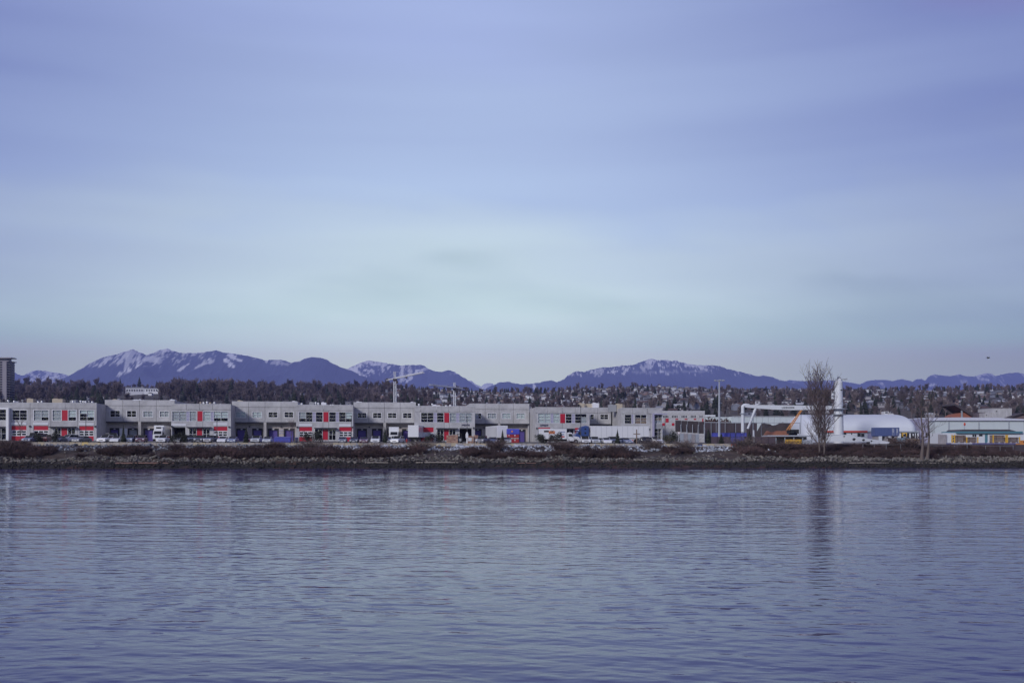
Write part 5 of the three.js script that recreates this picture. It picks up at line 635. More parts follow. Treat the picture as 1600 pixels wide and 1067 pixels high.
{ // white silo tower
  const Z = 256, B = yardThing('silo_tower', 'tall white tapering silo tower with a platform and gear on its top', 'tower', 1311, Z), r0 = (B.x(1319) - B.x(1303.4)) / 2, r1 = (B.x(1317) - B.x(1305)) / 2;
  mesh('shaft', bar([0, 0, 0], [0, B.h(597), 0], r0, 24, r1), YM.white, B.t); mesh('cap', mg([bar([0, B.h(597), 0], [0, B.h(594), 0], r1, 20, r1 * 0.55), bar([0.35, B.h(594), 0], [0.35, B.h(591.5), 0], r1 * 0.42, 12)]), YM.white, B.t);
  mesh('head_gear', mg([bx(0.0, B.h(591.5), -0.3, 0.5, B.h(589.4), 0.3), bar([-0.5, B.h(592), 0], [0.3, B.h(588.2), 0], 0.07, 5), bar([0.45, B.h(592), 0], [0.3, B.h(588.2), 0], 0.07, 5), bx(-1.3, B.h(598), -0.2, -0.8, B.h(596.6), 0.2)]), YM.steel, B.t);
  mesh('side_spout', mg([bar([r1 * 0.6, B.h(592.6), 0], [B.x(1324.6), B.h(591.8), 0], 0.14, 6), bar([r1 * 0.8, B.h(594.6), 0], [B.x(1324), B.h(593.4), 0], 0.09, 6)]), YM.brace, B.t);
  mesh('platform', mg([bar([0, B.h(639.6), 0], [0, B.h(638.4), 0], r0 + 0.9, 20), bar([0, B.h(648.4), 0], [0, B.h(647.2), 0], r0 + 0.7, 20)]), YM.steel, B.t); mesh('platform_rail', (() => { const g = new THREE.TorusGeometry(r0 + 0.85, 0.04, 5, 24); g.rotateX(Math.PI / 2); g.translate(0, B.h(632), 0); return g; })(), YM.brace, B.t);
  mesh('hatch', mg([bx(0.15, B.h(610.4), r1 * 0.96, 0.6, B.h(608.8), r1 + 0.12)]), YM.black, B.t); mesh('hatch', bx(0.7, B.h(637.6), r0 * 0.8, 1.0, B.h(635.2), r0 * 0.97), YM.black, B.t);
  mesh('stair_cage', mg([bx(-r0 - 0.55, B.h(624), -0.3, -r0 + 0.05, B.h(611), -0.2), bx(-r0 - 0.55, B.h(618.4), -0.3, -r0 + 0.1, B.h(617.4), 0.4), bx(-r0 - 0.55, B.h(623.4), -0.3, -r0 + 0.1, B.h(622.4), 0.4), bx(-r0 - 0.55, B.h(612), -0.3, -r0 + 0.1, B.h(611), 0.4)]), YM.white, B.t);
}
{ // orange lattice boom crane, soil, slab roof, yellow frame
  const B = yardThing('lattice_crane', 'small crawler crane with a raised orange lattice boom', 'crane', 1240, 252); const L = []; const a = [B.x(1231.5), B.h(672)], b = [B.x(1252.6), B.h(641)]; for (const z of [-0.35, 0.35]) for (const o of [-0.32, 0.32]) L.push(bar([a[0] + o, a[1], z], [b[0] + o * 0.5, b[1], z * 0.5], 0.07, 5)); for (let i = 0; i < 12; i++) { const p = lerp3([a[0] - 0.32, a[1], 0.35], [b[0] - 0.16, b[1], 0.17], i / 12), q = lerp3([a[0] + 0.32, a[1], 0.35], [b[0] + 0.16, b[1], 0.17], (i + 1) / 12); L.push(bar(p, q, 0.045, 4)); } mesh('boom', mg(L), YM.orange, B.t);
  B.box('house', 1234, 1249, 671, 677.6, -2.5, 0, YM.black); mesh('track', mg([rbx(B.x(1233), 0.0, -2.6, B.x(1250), 1.0, -1.9, 0.3), rbx(B.x(1233), 0.0, -0.4, B.x(1250), 1.0, 0.3, 0.3), bx(B.x(1236), 0.5, -2, B.x(1247), B.h(677.5), -0.4)]), YM.black, B.t); mesh('cab', rbx(B.x(1235), B.h(677.5), 0.02, B.x(1240), B.h(671.5), 1.1, 0.1), VM.glass, B.t); mesh('cable', bar([b[0], b[1], 0], [B.x(1251.2), B.h(678), 0], 0.05, 4), YM.black, B.t);
  const mound = (px0, px1, top, Z, m, label, seed) => { const X0 = PX(px0, Z), X1 = PX(px1, Z), Xc = (X0 + X1) / 2, y = gY(Xc, Z), h = PY(top, Z) - y; const g = grid(40, 20, (u, v) => { const x = (u - 0.5) * 2, z = (v - 0.5) * 2, r = Math.max(0, 1 - Math.abs(x) ** 2.4) * Math.max(0, 1 - z * z); return [x * (X1 - X0) / 2, h * Math.min(1, r * 1.5) * (0.9 + 0.18 * vnoise(x * 4 + seed, z * 3)) - 0.05, -z * 9]; }); single('soil_mound', g, m, label, 'mound', [Xc, y, -Z]); };
  mound(1176, 1258, 661.5, 292, YM.soil, 'dark brown soil mound behind the crane', 1); mound(1248, 1264, 663.5, 286, YM.soilRed, 'small reddish soil mound left of the white arched shed', 5); mound(1192, 1238, 672.6, 270, mat(0.24, 0.1, 0.06, 0.98), 'low orange gravel mound in front of the dark soil', 9);
  const S = yardThing('low_shelter', 'long low open shelter with a pale blue-grey flat roof', 'shelter', 1236, 243); S.box('roof', 1199, 1271, 680, 682, -5, 0.4, YM.brace); S.box('back_wall', 1213, 1270, 682.2, null, -5, -4.7, mat(0.36, 0.33, 0.28, 0.9)); for (const p of [1213, 1227, 1241, 1255, 1269]) S.box('post', p - 0.6, p + 0.6, 682.2, null, -0.2, 0, YM.steel); S.box('counter', 1243, 1268, 688, null, -3.4, -2.6, YM.concrete);
  const Y = yardThing('yellow_barrier', 'row of yellow steel frames before the low shelter', 'barrier', 1240, 233.5); const yf = []; for (let p = 1228; p < 1252.4; p += 2.4) mesh('upright', bx(Y.x(p), 0, -0.6, Y.x(p) + 0.13, Y.h(687.2) + 0.1 * ((p * 10 | 0) % 3), 0), YM.yellow, Y.t); mesh('rail', mg([bx(Y.x(1228), Y.h(689.2), -0.1, Y.x(1252.4), Y.h(688.2), 0.06), bx(Y.x(1228), 0.15, -0.1, Y.x(1252.4), 0.4, 0.06)]), YM.yellow, Y.t);
  { const G = yardThing('site_clutter', 'grey crate of scrap metal right of the yellow frames', 'crate', 1262, 234); for (let i = 0; i < 6; i++) G.box('slat', 1254 + i * 2.8, 1256.4 + i * 2.8, 689 - (i % 3), null, -1.2 + 0.02 * i, 0 + 0.02 * (i % 2), i % 2 ? YM.steel : YM.brace); }
}
{ // the white arched shed
  const Z = 272, X0 = PX(1259, Z), X1 = PX(1437.6, Z), Xc = (X0 + X1) / 2, y = gY(Xc, Z), eave = PY(674, Z) - y, ridge = PY(648, 286) - y, half = 14;
  const t = thing('arched_shed', 'long white fabric arched storage shed with rounded ends', 'building', [Xc, y, -Z]);
  const n = 21, w = (X1 - X0), skin = (u0, u1) => grid(10, 28, (a, b) => { const u = lerp(u0, u1, a), x = (u - 0.5) * w, e = Math.min(u * w / 3.0, (1 - u) * w / 2.2), s = e >= 1 ? 1 : Math.sqrt(Math.max(0, 1 - (1 - e) ** 2.2)) * 0.93 + 0.07, v = b * Math.PI, c = Math.cos(v), base = u < 0.2 ? 0 : eave, hh = ridge - base; return [x, base + hh * Math.pow(Math.max(0, Math.sin(v)), 0.85) * (base ? 1 : 1) * (0.25 + 0.75 * s) * (b == 0 || b == 1 ? 0 : 1) + 0.03 * vnoise(x * 0.8, b * 6) , -half + half * c * (0.75 + 0.25 * s)]; });
  for (let i = 0; i < n; i++) mesh('roof_bay', skin(i / n, (i + 1) / n), YM.tent, t);
  const B = { x: (p) => PX(p, Z) - Xc, h: (p) => PY(p, Z) - y }; const box = (nm, a, b, c, d, z0, z1, m) => mesh(nm, bx(B.x(a), d == null ? 0 : B.h(d), z0, B.x(b), B.h(c), z1), m, t);
  box('front_wall', 1296, 1437, 674.4, null, -0.5, -0.3, YM.white); box('red_band', 1290, 1356, 673, 675.6, -0.28, 0.1, YM.red); box('grey_band', 1356.2, 1437, 673.6, 675.4, -0.28, 0.08, YM.steel);
  for (const [a, b, c, d] of [[1341, 1346, 677, 682], [1346.8, 1351.6, 677.5, 682.4], [1319.6, 1323.4, 675.9, 679], [1331, 1332.6, 677, 679]]) box('window', a, b, c, d, -0.29, -0.24, VM.glass); box('door', 1357, 1365.6, 675.6, null, -0.29, -0.2, MW.lavender); for (const [a, b] of [[1418.6, 1421.8], [1424.6, 1430.8], [1432.6, 1434.4]]) box('doorway', a, b, 676.6, null, -0.29, -0.22, YM.black); box('white_panel', 1427.2, 1429, 677.6, 681, -0.21, -0.17, YM.white);
  for (const s of [1262, 1440]) 0; mesh('back_wall', bx(B.x(1296), 0, -2 * half + 0.3, B.x(1437), eave, -2 * half + 0.5), YM.white, t); mesh('end_wall', bx(B.x(1436.4), 0, -2 * half + 0.6, B.x(1437), eave + 0.2, -0.6), YM.white, t);
}
{ // white sloping truss with round holes, containers and stores
  const B = yardThing('steel_ramp', 'long white tapering steel ramp with round holes lying in front of the arched shed', 'ramp', 1340, 239);
  const pts = [[1287, 690], [1287, 683.6], [1300, 681], [1312, 679.6], [1320, 679.6], [1345, 683.4], [1366, 686.8], [1388, 689.8], [1390.4, 690.4], [1390.4, 693], [1360, 693.6], [1360, 690.2]].map(([a, b]) => [B.x(a), Math.max(0.02, B.h(b))]);
  const hole = (px, py, r) => { const q = []; for (let i = 0; i < 14; i++) { const a = -i / 14 * 6.283; q.push([B.x(px) + r * Math.cos(a), B.h(py) + r * 0.75 * Math.sin(a)]); } return q; };
  mesh('web', ext(pts, -0.1, 0.1, [hole(1335, 686.4, 0.4), hole(1349.8, 687.6, 0.34), hole(1362.4, 689.4, 0.24), hole(1373.8, 690.6, 0.12), hole(1319.6, 682, 0.22)]), YM.white, B.t); mesh('web', ext(pts, -2.3, -2.1, [hole(1335, 686.4, 0.4), hole(1349.8, 687.6, 0.34)]), YM.white, B.t);
  mesh('flange', mg(pts.slice(1, 8).map((p, i, A) => A[i + 1] ? bar([p[0], p[1] + 0.03, -1.1], [A[i + 1][0], A[i + 1][1] + 0.03, -1.1], 0.05, 4) : null).filter(Boolean)), YM.steel, B.t); mesh('deck', mg(pts.slice(1, 8).map((p, i, A) => { if (!A[i + 1]) return null; const q = A[i + 1], g = bx(0, -0.04, -2.08, Math.hypot(q[0] - p[0], q[1] - p[1]), 0, -0.12); g.rotateZ(Math.atan2(q[1] - p[1], q[0] - p[0])); g.translate(p[0], p[1] - 0.02, 0); return g; }).filter(Boolean)), YM.white, B.t);
  const cont = (name, label, px0, px1, py0, py1, Z, m, o = {}) => { const C = yardThing(name, label, 'container', (px0 + px1) / 2, Z, 'shipping containers of the yard'), y0 = py1 == null ? 0 : C.h(py1), y1 = C.h(py0), x0 = C.x(px0), x1 = C.x(px1), n = Math.max(4, Math.round((x1 - x0) / 0.42)), doors = o.doors ? C.x(o.doors) : x1; mesh('shell', bx(x0 + 0.04, y0 + 0.05, -2.4, x1 - 0.04, y1 - 0.05, -0.06), m, C.t); const rib = []; for (let x = x0 + 0.1; x < doors - 0.2; x += 0.42) rib.push(bx(x, y0 + 0.1, -0.07, x + 0.2, y1 - 0.1, 0)); if (rib.length) mesh('corrugation', mg(rib), m, C.t); mesh('corner_frame', mg([bx(x0, y0, -2.44, x0 + 0.1, y1, 0.02), bx(x1 - 0.1, y0, -2.44, x1, y1, 0.02), bx(x0 + 0.1, y1 - 0.1, -2.44, x1 - 0.1, y1, 0.02), bx(x0 + 0.1, y0, -2.44, x1 - 0.1, y0 + 0.1, 0.02)]), m, C.t);
    if (o.doors) { const mid = (doors + x1) / 2; for (const [a, b] of [[doors, mid - 0.02], [mid + 0.02, x1 - 0.12]]) { const d = mesh('door', bx(a, y0 + 0.12, -0.05, b, y1 - 0.12, 0.03), m, C.t); mesh('locking_bar', mg([0.3, 0.7].map((k) => bar([lerp(a, b, k), y0 + 0.15, 0.06], [lerp(a, b, k), y1 - 0.15, 0.06], 0.025, 5))), VM.plate, d); for (let i = 0; i < 4; i++) mesh('printed_line', bx(lerp(a, b, 0.38), lerp(y0, y1, 0.45 + i * 0.11), 0.032, lerp(a, b, 0.66), lerp(y0, y1, 0.49 + i * 0.11), 0.036), VM.plate, d); } }
    if (y0 > 0.4) mesh('support', mg([bx(x0 + 0.2, 0, -2.2, x0 + 1.0, y0, -0.2), bx((x0 + x1) / 2 - 0.4, 0, -2.2, (x0 + x1) / 2 + 0.4, y0, -0.2), bx(x1 - 1.1, 0, -2.2, x1 - 0.3, y0, -0.2)]), YM.concrete, C.t); };
  cont('shipping_container', 'dark blue shipping container raised on supports before the arched shed', 1367.5, 1406, 668, 681.4, 246, YM.containerBlue, { doors: 1393 }); cont('shipping_container', 'pale blue shipping container end left of the tan crates', 1408, 1420, 684, null, 240, YM.containerPale); cont('open_container', 'brown open-fronted container under the right end of the blue container', 1394, 1408, 684.4, null, 243, mat(0.09, 0.065, 0.06, 0.9));
  { const T = yardThing('wood_crates', 'row of tan wooden crates left of the leaning riverside trees', 'crates', 1428.6, 237.5); for (let i = 0; i < 6; i++) T.box('crate_board', 1419.6 + 3.05 * i, 1422.4 + 3.05 * i, 685.2 + 0.2 * (i % 2), null, -1.4, 0.03 * (i % 3), YM.tan); for (const p of [1429.4, 1434]) T.box('yellow_mark', p, p + 1.8, 687.4, 688.4, 0.07, 0.1, YM.yellow); }
  { const M = yardThing('yellow_machine', 'small yellow machine beside the white wall under the arched shed', 'machine', 1414.6, 247); M.box('frame', 1411, 1412.2, 676, 684, -1, 0, YM.yellow); M.box('frame', 1417, 1418, 676, 684, -1, 0, YM.yellow); M.box('beam', 1412.2, 1417, 676, 677.4, -1, 0, YM.yellow); M.box('drum', 1412.6, 1416.6, 678.4, 681.8, -0.9, -0.1, YM.black); M.box('stand', 1411, 1418, 681.9, null, -1, 0, YM.steel); }
}
{ // long pale warehouse and the site office in front of it
  const W = yardThing('pale_warehouse', 'long pale green metal warehouse at the right edge with a lavender roof', 'building', 1530, 277); const xs = [1462, 1483, 1507, 1530, 1554, 1577, 1600, 1640]; for (let i = 0; i + 1 < xs.length; i++) W.box('wall_panel', xs[i] + (i ? 0.25 : 0), xs[i + 1], 657.4, null, -0.25, 0, YM.paleWall);
  mesh('roof', ext([[W.x(1460), W.h(657.3)], [W.x(1645), W.h(657.3)], [W.x(1645), W.h(657)], [W.x(1560), W.h(652.8)], [W.x(1500), W.h(652.2)], [W.x(1462), W.h(652.6)]], -22, 0.5), YM.paleRoof, W.t); for (const p of [1483.1, 1530.1, 1577.1]) mesh('downpipe', bar([W.x(p), 0, 0.1], [W.x(p), W.h(658), 0.1], 0.12, 6), YM.steel, W.t); W.box('gutter', 1460, 1645, 657.3, 658, 0.02, 0.3, YM.steel); W.box('body', 1462.4, 1639.6, 657.8, null, -21.5, -0.3, YM.paleWall);
  const G = yardThing('grey_annexe', 'grey lavender annexe between the arched shed and the pale warehouse', 'building', 1450, 281); G.box('wall', 1438.4, 1462, 655, null, -10, 0, MW.lavender); G.box('band', 1438.2, 1462.2, 665.6, 667, 0.003, 0.1, YM.steel); G.box('roof_edge', 1438.2, 1462.2, 652.8, 654.8, -10.1, 0.2, YM.paleRoof); for (const [a, b] of [[1440.4, 1443.6], [1447, 1450]]) G.box('window', a, b, 676.4, 683.6, 0.003, 0.06, VM.glass);
  const O = yardThing('site_office', 'low white site office with a dark roof and teal fascia behind the lumber', 'building', 1540, 252); O.box('wall', 1474, 1612, 676.4, null, -8, 0, YM.white); O.box('fascia', 1494, 1597.4, 674, 677, -8.3, 0.6, YM.teal); mesh('roof', ext([[O.x(1500), O.h(673.9)], [O.x(1588), O.h(673.9)], [O.x(1577), O.h(671)], [O.x(1504), O.h(671)]], -8, 0.4), YM.roofDark, O.t); for (const [a, b, c, d] of [[1520.4, 1522.8, 679, 682.4], [1523.6, 1526.2, 679, 682.4], [1530.6, 1536, 678.4, 681.6]]) O.box('window', a, b, c, d, 0.003, 0.05, VM.glass); O.box('door', 1530.4, 1538.2, 682.4, null, 0.003, 0.06, YM.white); O.box('teal_door', 1539.8, 1544, 678, null, 0.003, 0.06, YM.teal); O.box('grey_shutter', 1466, 1479, 679, null, 0.2, 0.4, YM.concrete);
  const pole = yardThing('signal_post', 'thin post with a red disc before the pale warehouse wall', 'post', 1508.2, 262); mesh('post', bar([0, 0, 0], [0, pole.h(664), 0], 0.05, 6), YM.steel, pole.t); const d = new THREE.SphereGeometry(0.28, 12, 8); d.scale(1, 1.5, 0.6); d.translate(0, pole.h(662.8), 0); mesh('red_disc', d, YM.red, pole.t);
}
{ // flat railcars with lumber between yellow stakes
  const Z = 238, B = yardThing('flatcar', 'long purple-blue flatcar deck carrying the lumber stacks', 'railcar', 1541, Z); B.box('deck', 1487, 1596, 692, 694.4, -2.6, 0, YM.deck); B.box('side_rail', 1487, 1520, 692.4, 693.4, 0.003, 0.06, VM.plate); for (let p = 1491; p < 1595; p += 9) mesh('wheel', (() => { const g = new THREE.CylinderGeometry(0.32, 0.32, 0.14, 14); g.rotateX(Math.PI / 2); g.translate(B.x(p), 0.32, -0.2); return g; })(), VM.plate, B.t);
  for (const p of [1488.6, 1492.6, 1511.6, 1529, 1553, 1573, 1575.2, 1594.4]) B.box('stake', p - 0.7, p + 0.7, p < 1495 || (p > 1552 && p < 1576) ? 679.4 : 682.8, 692, -0.2, 0.06, YM.yellow); mesh('brace', mg([bx(B.x(1488.6), B.h(688), 0.0, B.x(1493), B.h(687), 0.08), bx(B.x(1488.6), B.h(683.4), 0.0, B.x(1493), B.h(682.4), 0.08)]), YM.yellow, B.t);
  const R = rng(77), deckY = B.h(692) + B.y; for (const [a, b, top, label] of [[1494, 1510.8, 680, 'leftmost brown lumber stack on the flatcar'], [1513, 1528, 683, 'low brown lumber stack before the white office door'], [1554.4, 1572, 680, 'tall brown lumber stack right of the teal office door'], [1576.4, 1593.6, 683.2, 'rightmost brown lumber stack on the flatcar']]) { const X = PX((a + b) / 2, Z), t = thing('lumber_stack', label, 'lumber', [X, deckY + 0.004, -Z], 0, 'lumber stacks on the flatcar'), w = PX(b, Z) - PX(a, Z), h = PY(top, Z) - deckY, rows = Math.round(h / 0.3); for (let j = 0; j < rows; j++) mesh('board_layer', bx(-w / 2 + R() * 0.08, j * h / rows + 0.03, -2.4, w / 2 - R() * 0.08, (j + 1) * h / rows - 0.015, -0.24 - R() * 0.05), YM.lumber[(R() * 3) | 0], t); mesh('strap', mg([-0.3, 0.3].map((k) => bx(k * w - 0.03, 0, -0.24, k * w + 0.03, h + 0.02, -0.2))), YM.black, t); }
  const E = yardThing('orange_machine', 'orange machine cut off by the right edge of the view', 'machine', 1602, 234); E.box('body', 1595, 1609, 693, null, -2, 0, YM.orange); E.box('cab', 1600, 1606, 688, 693.1, -1.6, -0.3, YM.orange); E.box('window', 1601, 1605, 689, 692, -0.29, -0.25, VM.glass); E.box('track', 1594.6, 1610, 695.6, null, 0.02, 0.3, YM.black);
  // buildings just behind the pale warehouse
  const K = yardThing('concrete_building', 'blank grey concrete block building above the pale warehouse roof', 'building', 1561, 330); K.box('tower', 1551, 1582, 638.2, null, -10, 0, MW.wall[0]); K.box('wing', 1540, 1550.8, 645, null, -9, -0.2, MW.wall[1]); K.box('vent', 1557, 1558.8, 642, 643.4, 0.003, 0.1, YM.black); K.box('vent', 1542, 1543.4, 648, 649, -0.197, -0.1, YM.black); K.box('roof_edge', 1550.8, 1582.2, 637.6, 638.2, -10.1, 0.1, YM.concrete);
  const D = yardThing('dark_annexe', 'dark brown annexe left of the grey concrete block building', 'building', 1534, 334); D.box('wall', 1528, 1540, 645, null, -8, 0, mat(0.12, 0.1, 0.12, 0.9)); D.box('roof_edge', 1527.8, 1540.2, 644.4, 645, -8.1, 0.1, YM.roofDark);
  const H = yardThing('brick_gable_house', 'orange brick gable with a long dark sloping roof above the pale warehouse', 'building', 1506, 338); mesh('gable_wall', ext([[H.x(1489), 0], [H.x(1522), 0], [H.x(1522), H.h(652)], [H.x(1508), H.h(644)], [H.x(1495), H.h(647)], [H.x(1489), H.h(650)]], -6, 0), YM.brick, H.t); mesh('roof_slope', ext([[H.x(1491), H.h(631)], [H.x(1528), H.h(652)], [H.x(1528), H.h(654.6)], [H.x(1521), H.h(652.6)], [H.x(1490.4), H.h(633.6)]], -9, 1.2), YM.roofDark, H.t); mesh('post', mg([bx(H.x(1502), 0, 0.1, H.x(1504), H.h(641), 0.5)]), YM.steel, H.t);
  const Q = yardThing('dark_gable_roof', 'dark low gabled roof at the right edge above the pale warehouse', 'building', 1600, 328); mesh('roof', ext([[Q.x(1572), Q.h(653.4)], [Q.x(1597), Q.h(645)], [Q.x(1628), Q.h(653.4)], [Q.x(1628), Q.h(655)], [Q.x(1597), Q.h(646.8)], [Q.x(1572), Q.h(655)]], -12, 0.8), YM.roofDark, Q.t); mesh('wall', ext([[Q.x(1576), 0], [Q.x(1624), 0], [Q.x(1624), Q.h(654.4)], [Q.x(1597), Q.h(647)], [Q.x(1576), Q.h(654.4)]], -11, 0), mat(0.16, 0.12, 0.12, 0.9), Q.t); Q.box('pale_shed', 1582, 1592, 645, 652, -16, -13, YM.white);
  // low white warehouses behind the yard
  const V = yardThing('white_shed', 'long low white panelled shed behind the soil mound', 'building', 1205, 334); for (let i = 0; i < 12; i++) V.box('wall_panel', 1146 + 9.2 * i, 1154.9 + 9.2 * i, 651.4 + 0.05 * i, null, -8, 0, YM.paleWall); V.box('roof_edge', 1145.6, 1256, 650.6, 651.4, -8.2, 0.2, YM.white);
  const V2 = yardThing('white_shed', 'small bright white shed roof left of the white column', 'building', 1118, 337); V2.box('wall', 1098, 1144, 651.6, null, -6, 0, YM.paleWall); V2.box('roof', 1098, 1118, 648.2, 651, -6.2, 0.2, YM.white);
  const rb = leafBush(rng(404), 9, 2.2, 3600, 0.6, [0.075, 0.04, 0.034]); single('russet_hedge', rb, leafMat, 'russet brown hedge in front of the small white shed', 'hedge', [PX(1122, 325), gY(PX(1122, 325), 325) + 1.6, -325]).scale.set(1, 1.5, 0.6);
  // chain-link fence posts on the bank at the right
  const F = thing('bank_fence', 'line of thin pale fence posts and wire along the right bank', 'fence', [PX(1450, 224), 0, -224]); const px0 = [1349, 1366.6, 1385.4, 1408, 1430, 1473, 1491.6, 1512, 1541, 1563.6, 1584], pw = []; for (const p of px0) { const Z = 222, X = PX(p, Z), y = bankY(X, Z); mesh('post', bar([X - F.position.x, y, 2], [X - F.position.x, y + 1.35, 2], 0.032, 5), YM.brace, F); pw.push([X - F.position.x, y + 1.3, 2]); } mesh('wire', mg(pw.slice(1).map((q, i) => bar(pw[i], q, 0.012, 3))), VM.plate, F);
}
// ---------------------------------------------------------------- the town on the slope and the wood beside it
{
  const R = rng(2024);
  const wallTones = [[0.5, 0.51, 0.56], [0.32, 0.31, 0.33], [0.28, 0.24, 0.22], [0.2, 0.215, 0.27], [0.64, 0.65, 0.69], [0.22, 0.155, 0.145], [0.15, 0.155, 0.185]], roofTones = [[0.055, 0.05, 0.055], [0.09, 0.075, 0.075], [0.12, 0.12, 0.14], [0.24, 0.25, 0.3], [0.1, 0.06, 0.055], [0.07, 0.066, 0.08], [0.4, 0.42, 0.47]];
  const wm = wallTones.map((c) => mat(...c, 0.9)), rm = roofTones.map((c) => mat(...c, 0.9)), winM = mat(0.03, 0.03, 0.04, 0.3);
  const wallG = [bx(-5, -2, -4.5, 5, 5.2, 4.5), mg([bx(-5.5, -2, -4, 5.5, 5.4, 4), bx(-1.5, -2, 4.01, 4, 3, 6.5)]), bx(-4.5, -2, -5, 4.5, 6, 5)];
  const gable = (w, d, y, h) => { const g = ext([[-d - 0.5, y], [d + 0.5, y], [d + 0.5, y + 0.25], [0, y + h], [-d - 0.5, y + 0.25]], -w - 0.4, w + 0.4); g.rotateY(Math.PI / 2); return g; };
  const roofG = [gable(5, 4.5, 5.21, 2.4), mg([gable(5.5, 4, 5.41, 2.0), bx(-1.8, 3.01, 4.0, 4.3, 3.3, 6.8)]), gable(4.5, 5, 6.01, 2.2)];
  const winG = [[bx(-3.6, 2.6, 4.51, -1.4, 4.1, 4.56), bx(1.2, 2.6, 4.51, 3.6, 4.1, 4.56)], [bx(-4.4, 3.2, 4.01, -2, 4.6, 4.06), bx(1, 3.6, 4.01, 4.4, 4.8, 4.06)], [bx(-3.2, 3.4, 5.01, -0.8, 5, 5.06), bx(0.8, 3.4, 5.01, 3.2, 5, 5.06)]];
  const pxOf = (X, Z) => 800 + X * FOCAL / Z, pyOf = (y, Z) => HORIZON - (y - EYE) * FOCAL / Z, hides = (px) => px < 165 ? 630 : px < 827 ? 633 : px < 1035 ? 638 : px < 1180 ? 655 : px < 1440 ? 652 : 656;
  const houses = [], trees = [];
  for (let Z = 650; Z < 1890; Z += 27 + R() * 12) {
    for (let X = -0.62 * Z; X < 0.62 * Z; X += 8.2 + R() * 5) {
      const px = pxOf(X, Z); if (px < -60 || px > 1660) continue; const wood = px < 640 + 50 * vnoise(Z / 90, 3);
      const Zz = Z + (R() - 0.5) * 9, park = fbm(X / 150, Z / 170, 6, 3);
      if (wood ? (R() < (Zz < 980 ? 0.26 : 0.02)) : (R() < (Zz < 840 ? 0.35 : 0.85) && park > -0.26)) houses.push([X, Zz, R()]);
      const p = wood ? 0.95 : park < -0.14 ? 0.6 : Zz < 880 ? 0.85 : 0.2; if (R() < p * (Zz < 880 ? 1 : 0.8) && !(wood && (Zz < 815 || (Zz > 980 && Zz < 1610 && px > 186 && px < 254) || (Zz < 1010 && fbm(X / 60, Zz / 50, 12, 2) > 0.08)))) trees.push([X + (R() - 0.5) * 10, Zz + (R() - 0.5) * 16, R(), wood]); if (wood && Zz > 1045 && !(Zz < 1610 && px > 186 && px < 254) && R() < 0.55) trees.push([X + (R() - 0.5) * 12, Zz + (R() - 0.5) * 24, R(), wood]);
    }
  }
  const seen = (X, Z, h) => { const px = pxOf(X, Z), py = pyOf(hillY(X, Z) + h, Z); return px > -5 && px < 1605 && py < hides(px) - 1.5; };
  houses.sort((a, b) => a[1] - b[1]); const near = houses.filter((q) => seen(q[0], q[1], 6)), own = new Set(near.slice(0, 300)), rest = houses.filter((q) => !own.has(q));
  const wallWord = ['white', 'light grey', 'tan', 'blue-grey', 'bright white', 'red-brown', 'dark grey'], roofWord = ['black', 'dark brown', 'grey', 'pale grey', 'rust brown', 'charcoal', 'whitish'], slopeWord = (Z) => Z < 950 ? 'low' : Z < 1200 ? 'halfway up' : 'high';
  const marks = [[60, 'the portal frame'], [165, 'the leftmost red doors'], [270, 'the reefer truck'], [365, 'the open doorway'], [465, 'the blue dumpsters'], [555, 'the pine pair'], [650, 'the taller crane'], [742, 'the shorter crane'], [830, 'the red load'], [925, 'the blue tractor'], [1000, 'the long trailer'], [1060, 'the glazed corner'], [1110, 'the braced panels'], [1165, 'the light mast'], [1230, 'the white boom'], [1300, 'the tall tree'], [1370, 'the white tower'], [1440, 'the blue container'], [1500, 'the leaning trees'], [1560, 'the brick gable'], [1700, 'the right edge']];
  const where = (px) => 'above ' + marks.find((m) => px < m[0])[1], high = (s) => s > 1.2 ? 'tall' : s > 0.85 ? 'middling' : 'small';
  const turnOf = (r) => [0, Math.PI / 2, -0.2, 0.25][(r * 97 | 0) % 4];
  for (const q of own) {
    const [X, Z, r] = q, k = (r * 31 | 0) % 3, px = pxOf(X, Z); const t = thing('hillside_house', 'small ' + wallWord[(r * 1009 | 0) % 7] + ' house with ' + roofWord[(r * 773 | 0) % 7] + ' roof ' + slopeWord(Z) + ' ' + where(px), 'house', [X, hillY(X, Z), -Z], turnOf(r), 'houses on the slope');
    t.scale.setScalar(0.46 + 0.26 * ((r * 53) % 1)); mesh('wall', wallG[k], wm[(r * 1009 | 0) % 7], t); mesh('roof', roofG[k], rm[(r * 773 | 0) % 7], t); for (const w of winG[k]) mesh('window', w, winM, t);
  }
  const many = (name, geo, list, place, color, parent) => { const im = new THREE.InstancedMesh(geo, mat(1, 1, 1, 0.92, { side: THREE.DoubleSide }), list.length), m = new THREE.Matrix4(), q = new THREE.Quaternion(), c = new THREE.Color(); list.forEach((e, i) => { const [pos, turn, s] = place(e); q.setFromAxisAngle(new THREE.Vector3(0, 1, 0), turn); m.compose(new THREE.Vector3(...pos), q, new THREE.Vector3(s[0], s[1], s[0])); im.setMatrixAt(i, m); c.setRGB(...color(e)); im.setColorAt(i, c); }); im.name = name; im.castShadow = im.receiveShadow = true; parent.add(im); return im; };
  const far = new THREE.Group(); far.name = 'distant_houses'; far.userData = { kind: 'stuff', label: 'dense pale houses far up the slope', category: 'houses' }; scene.add(far);
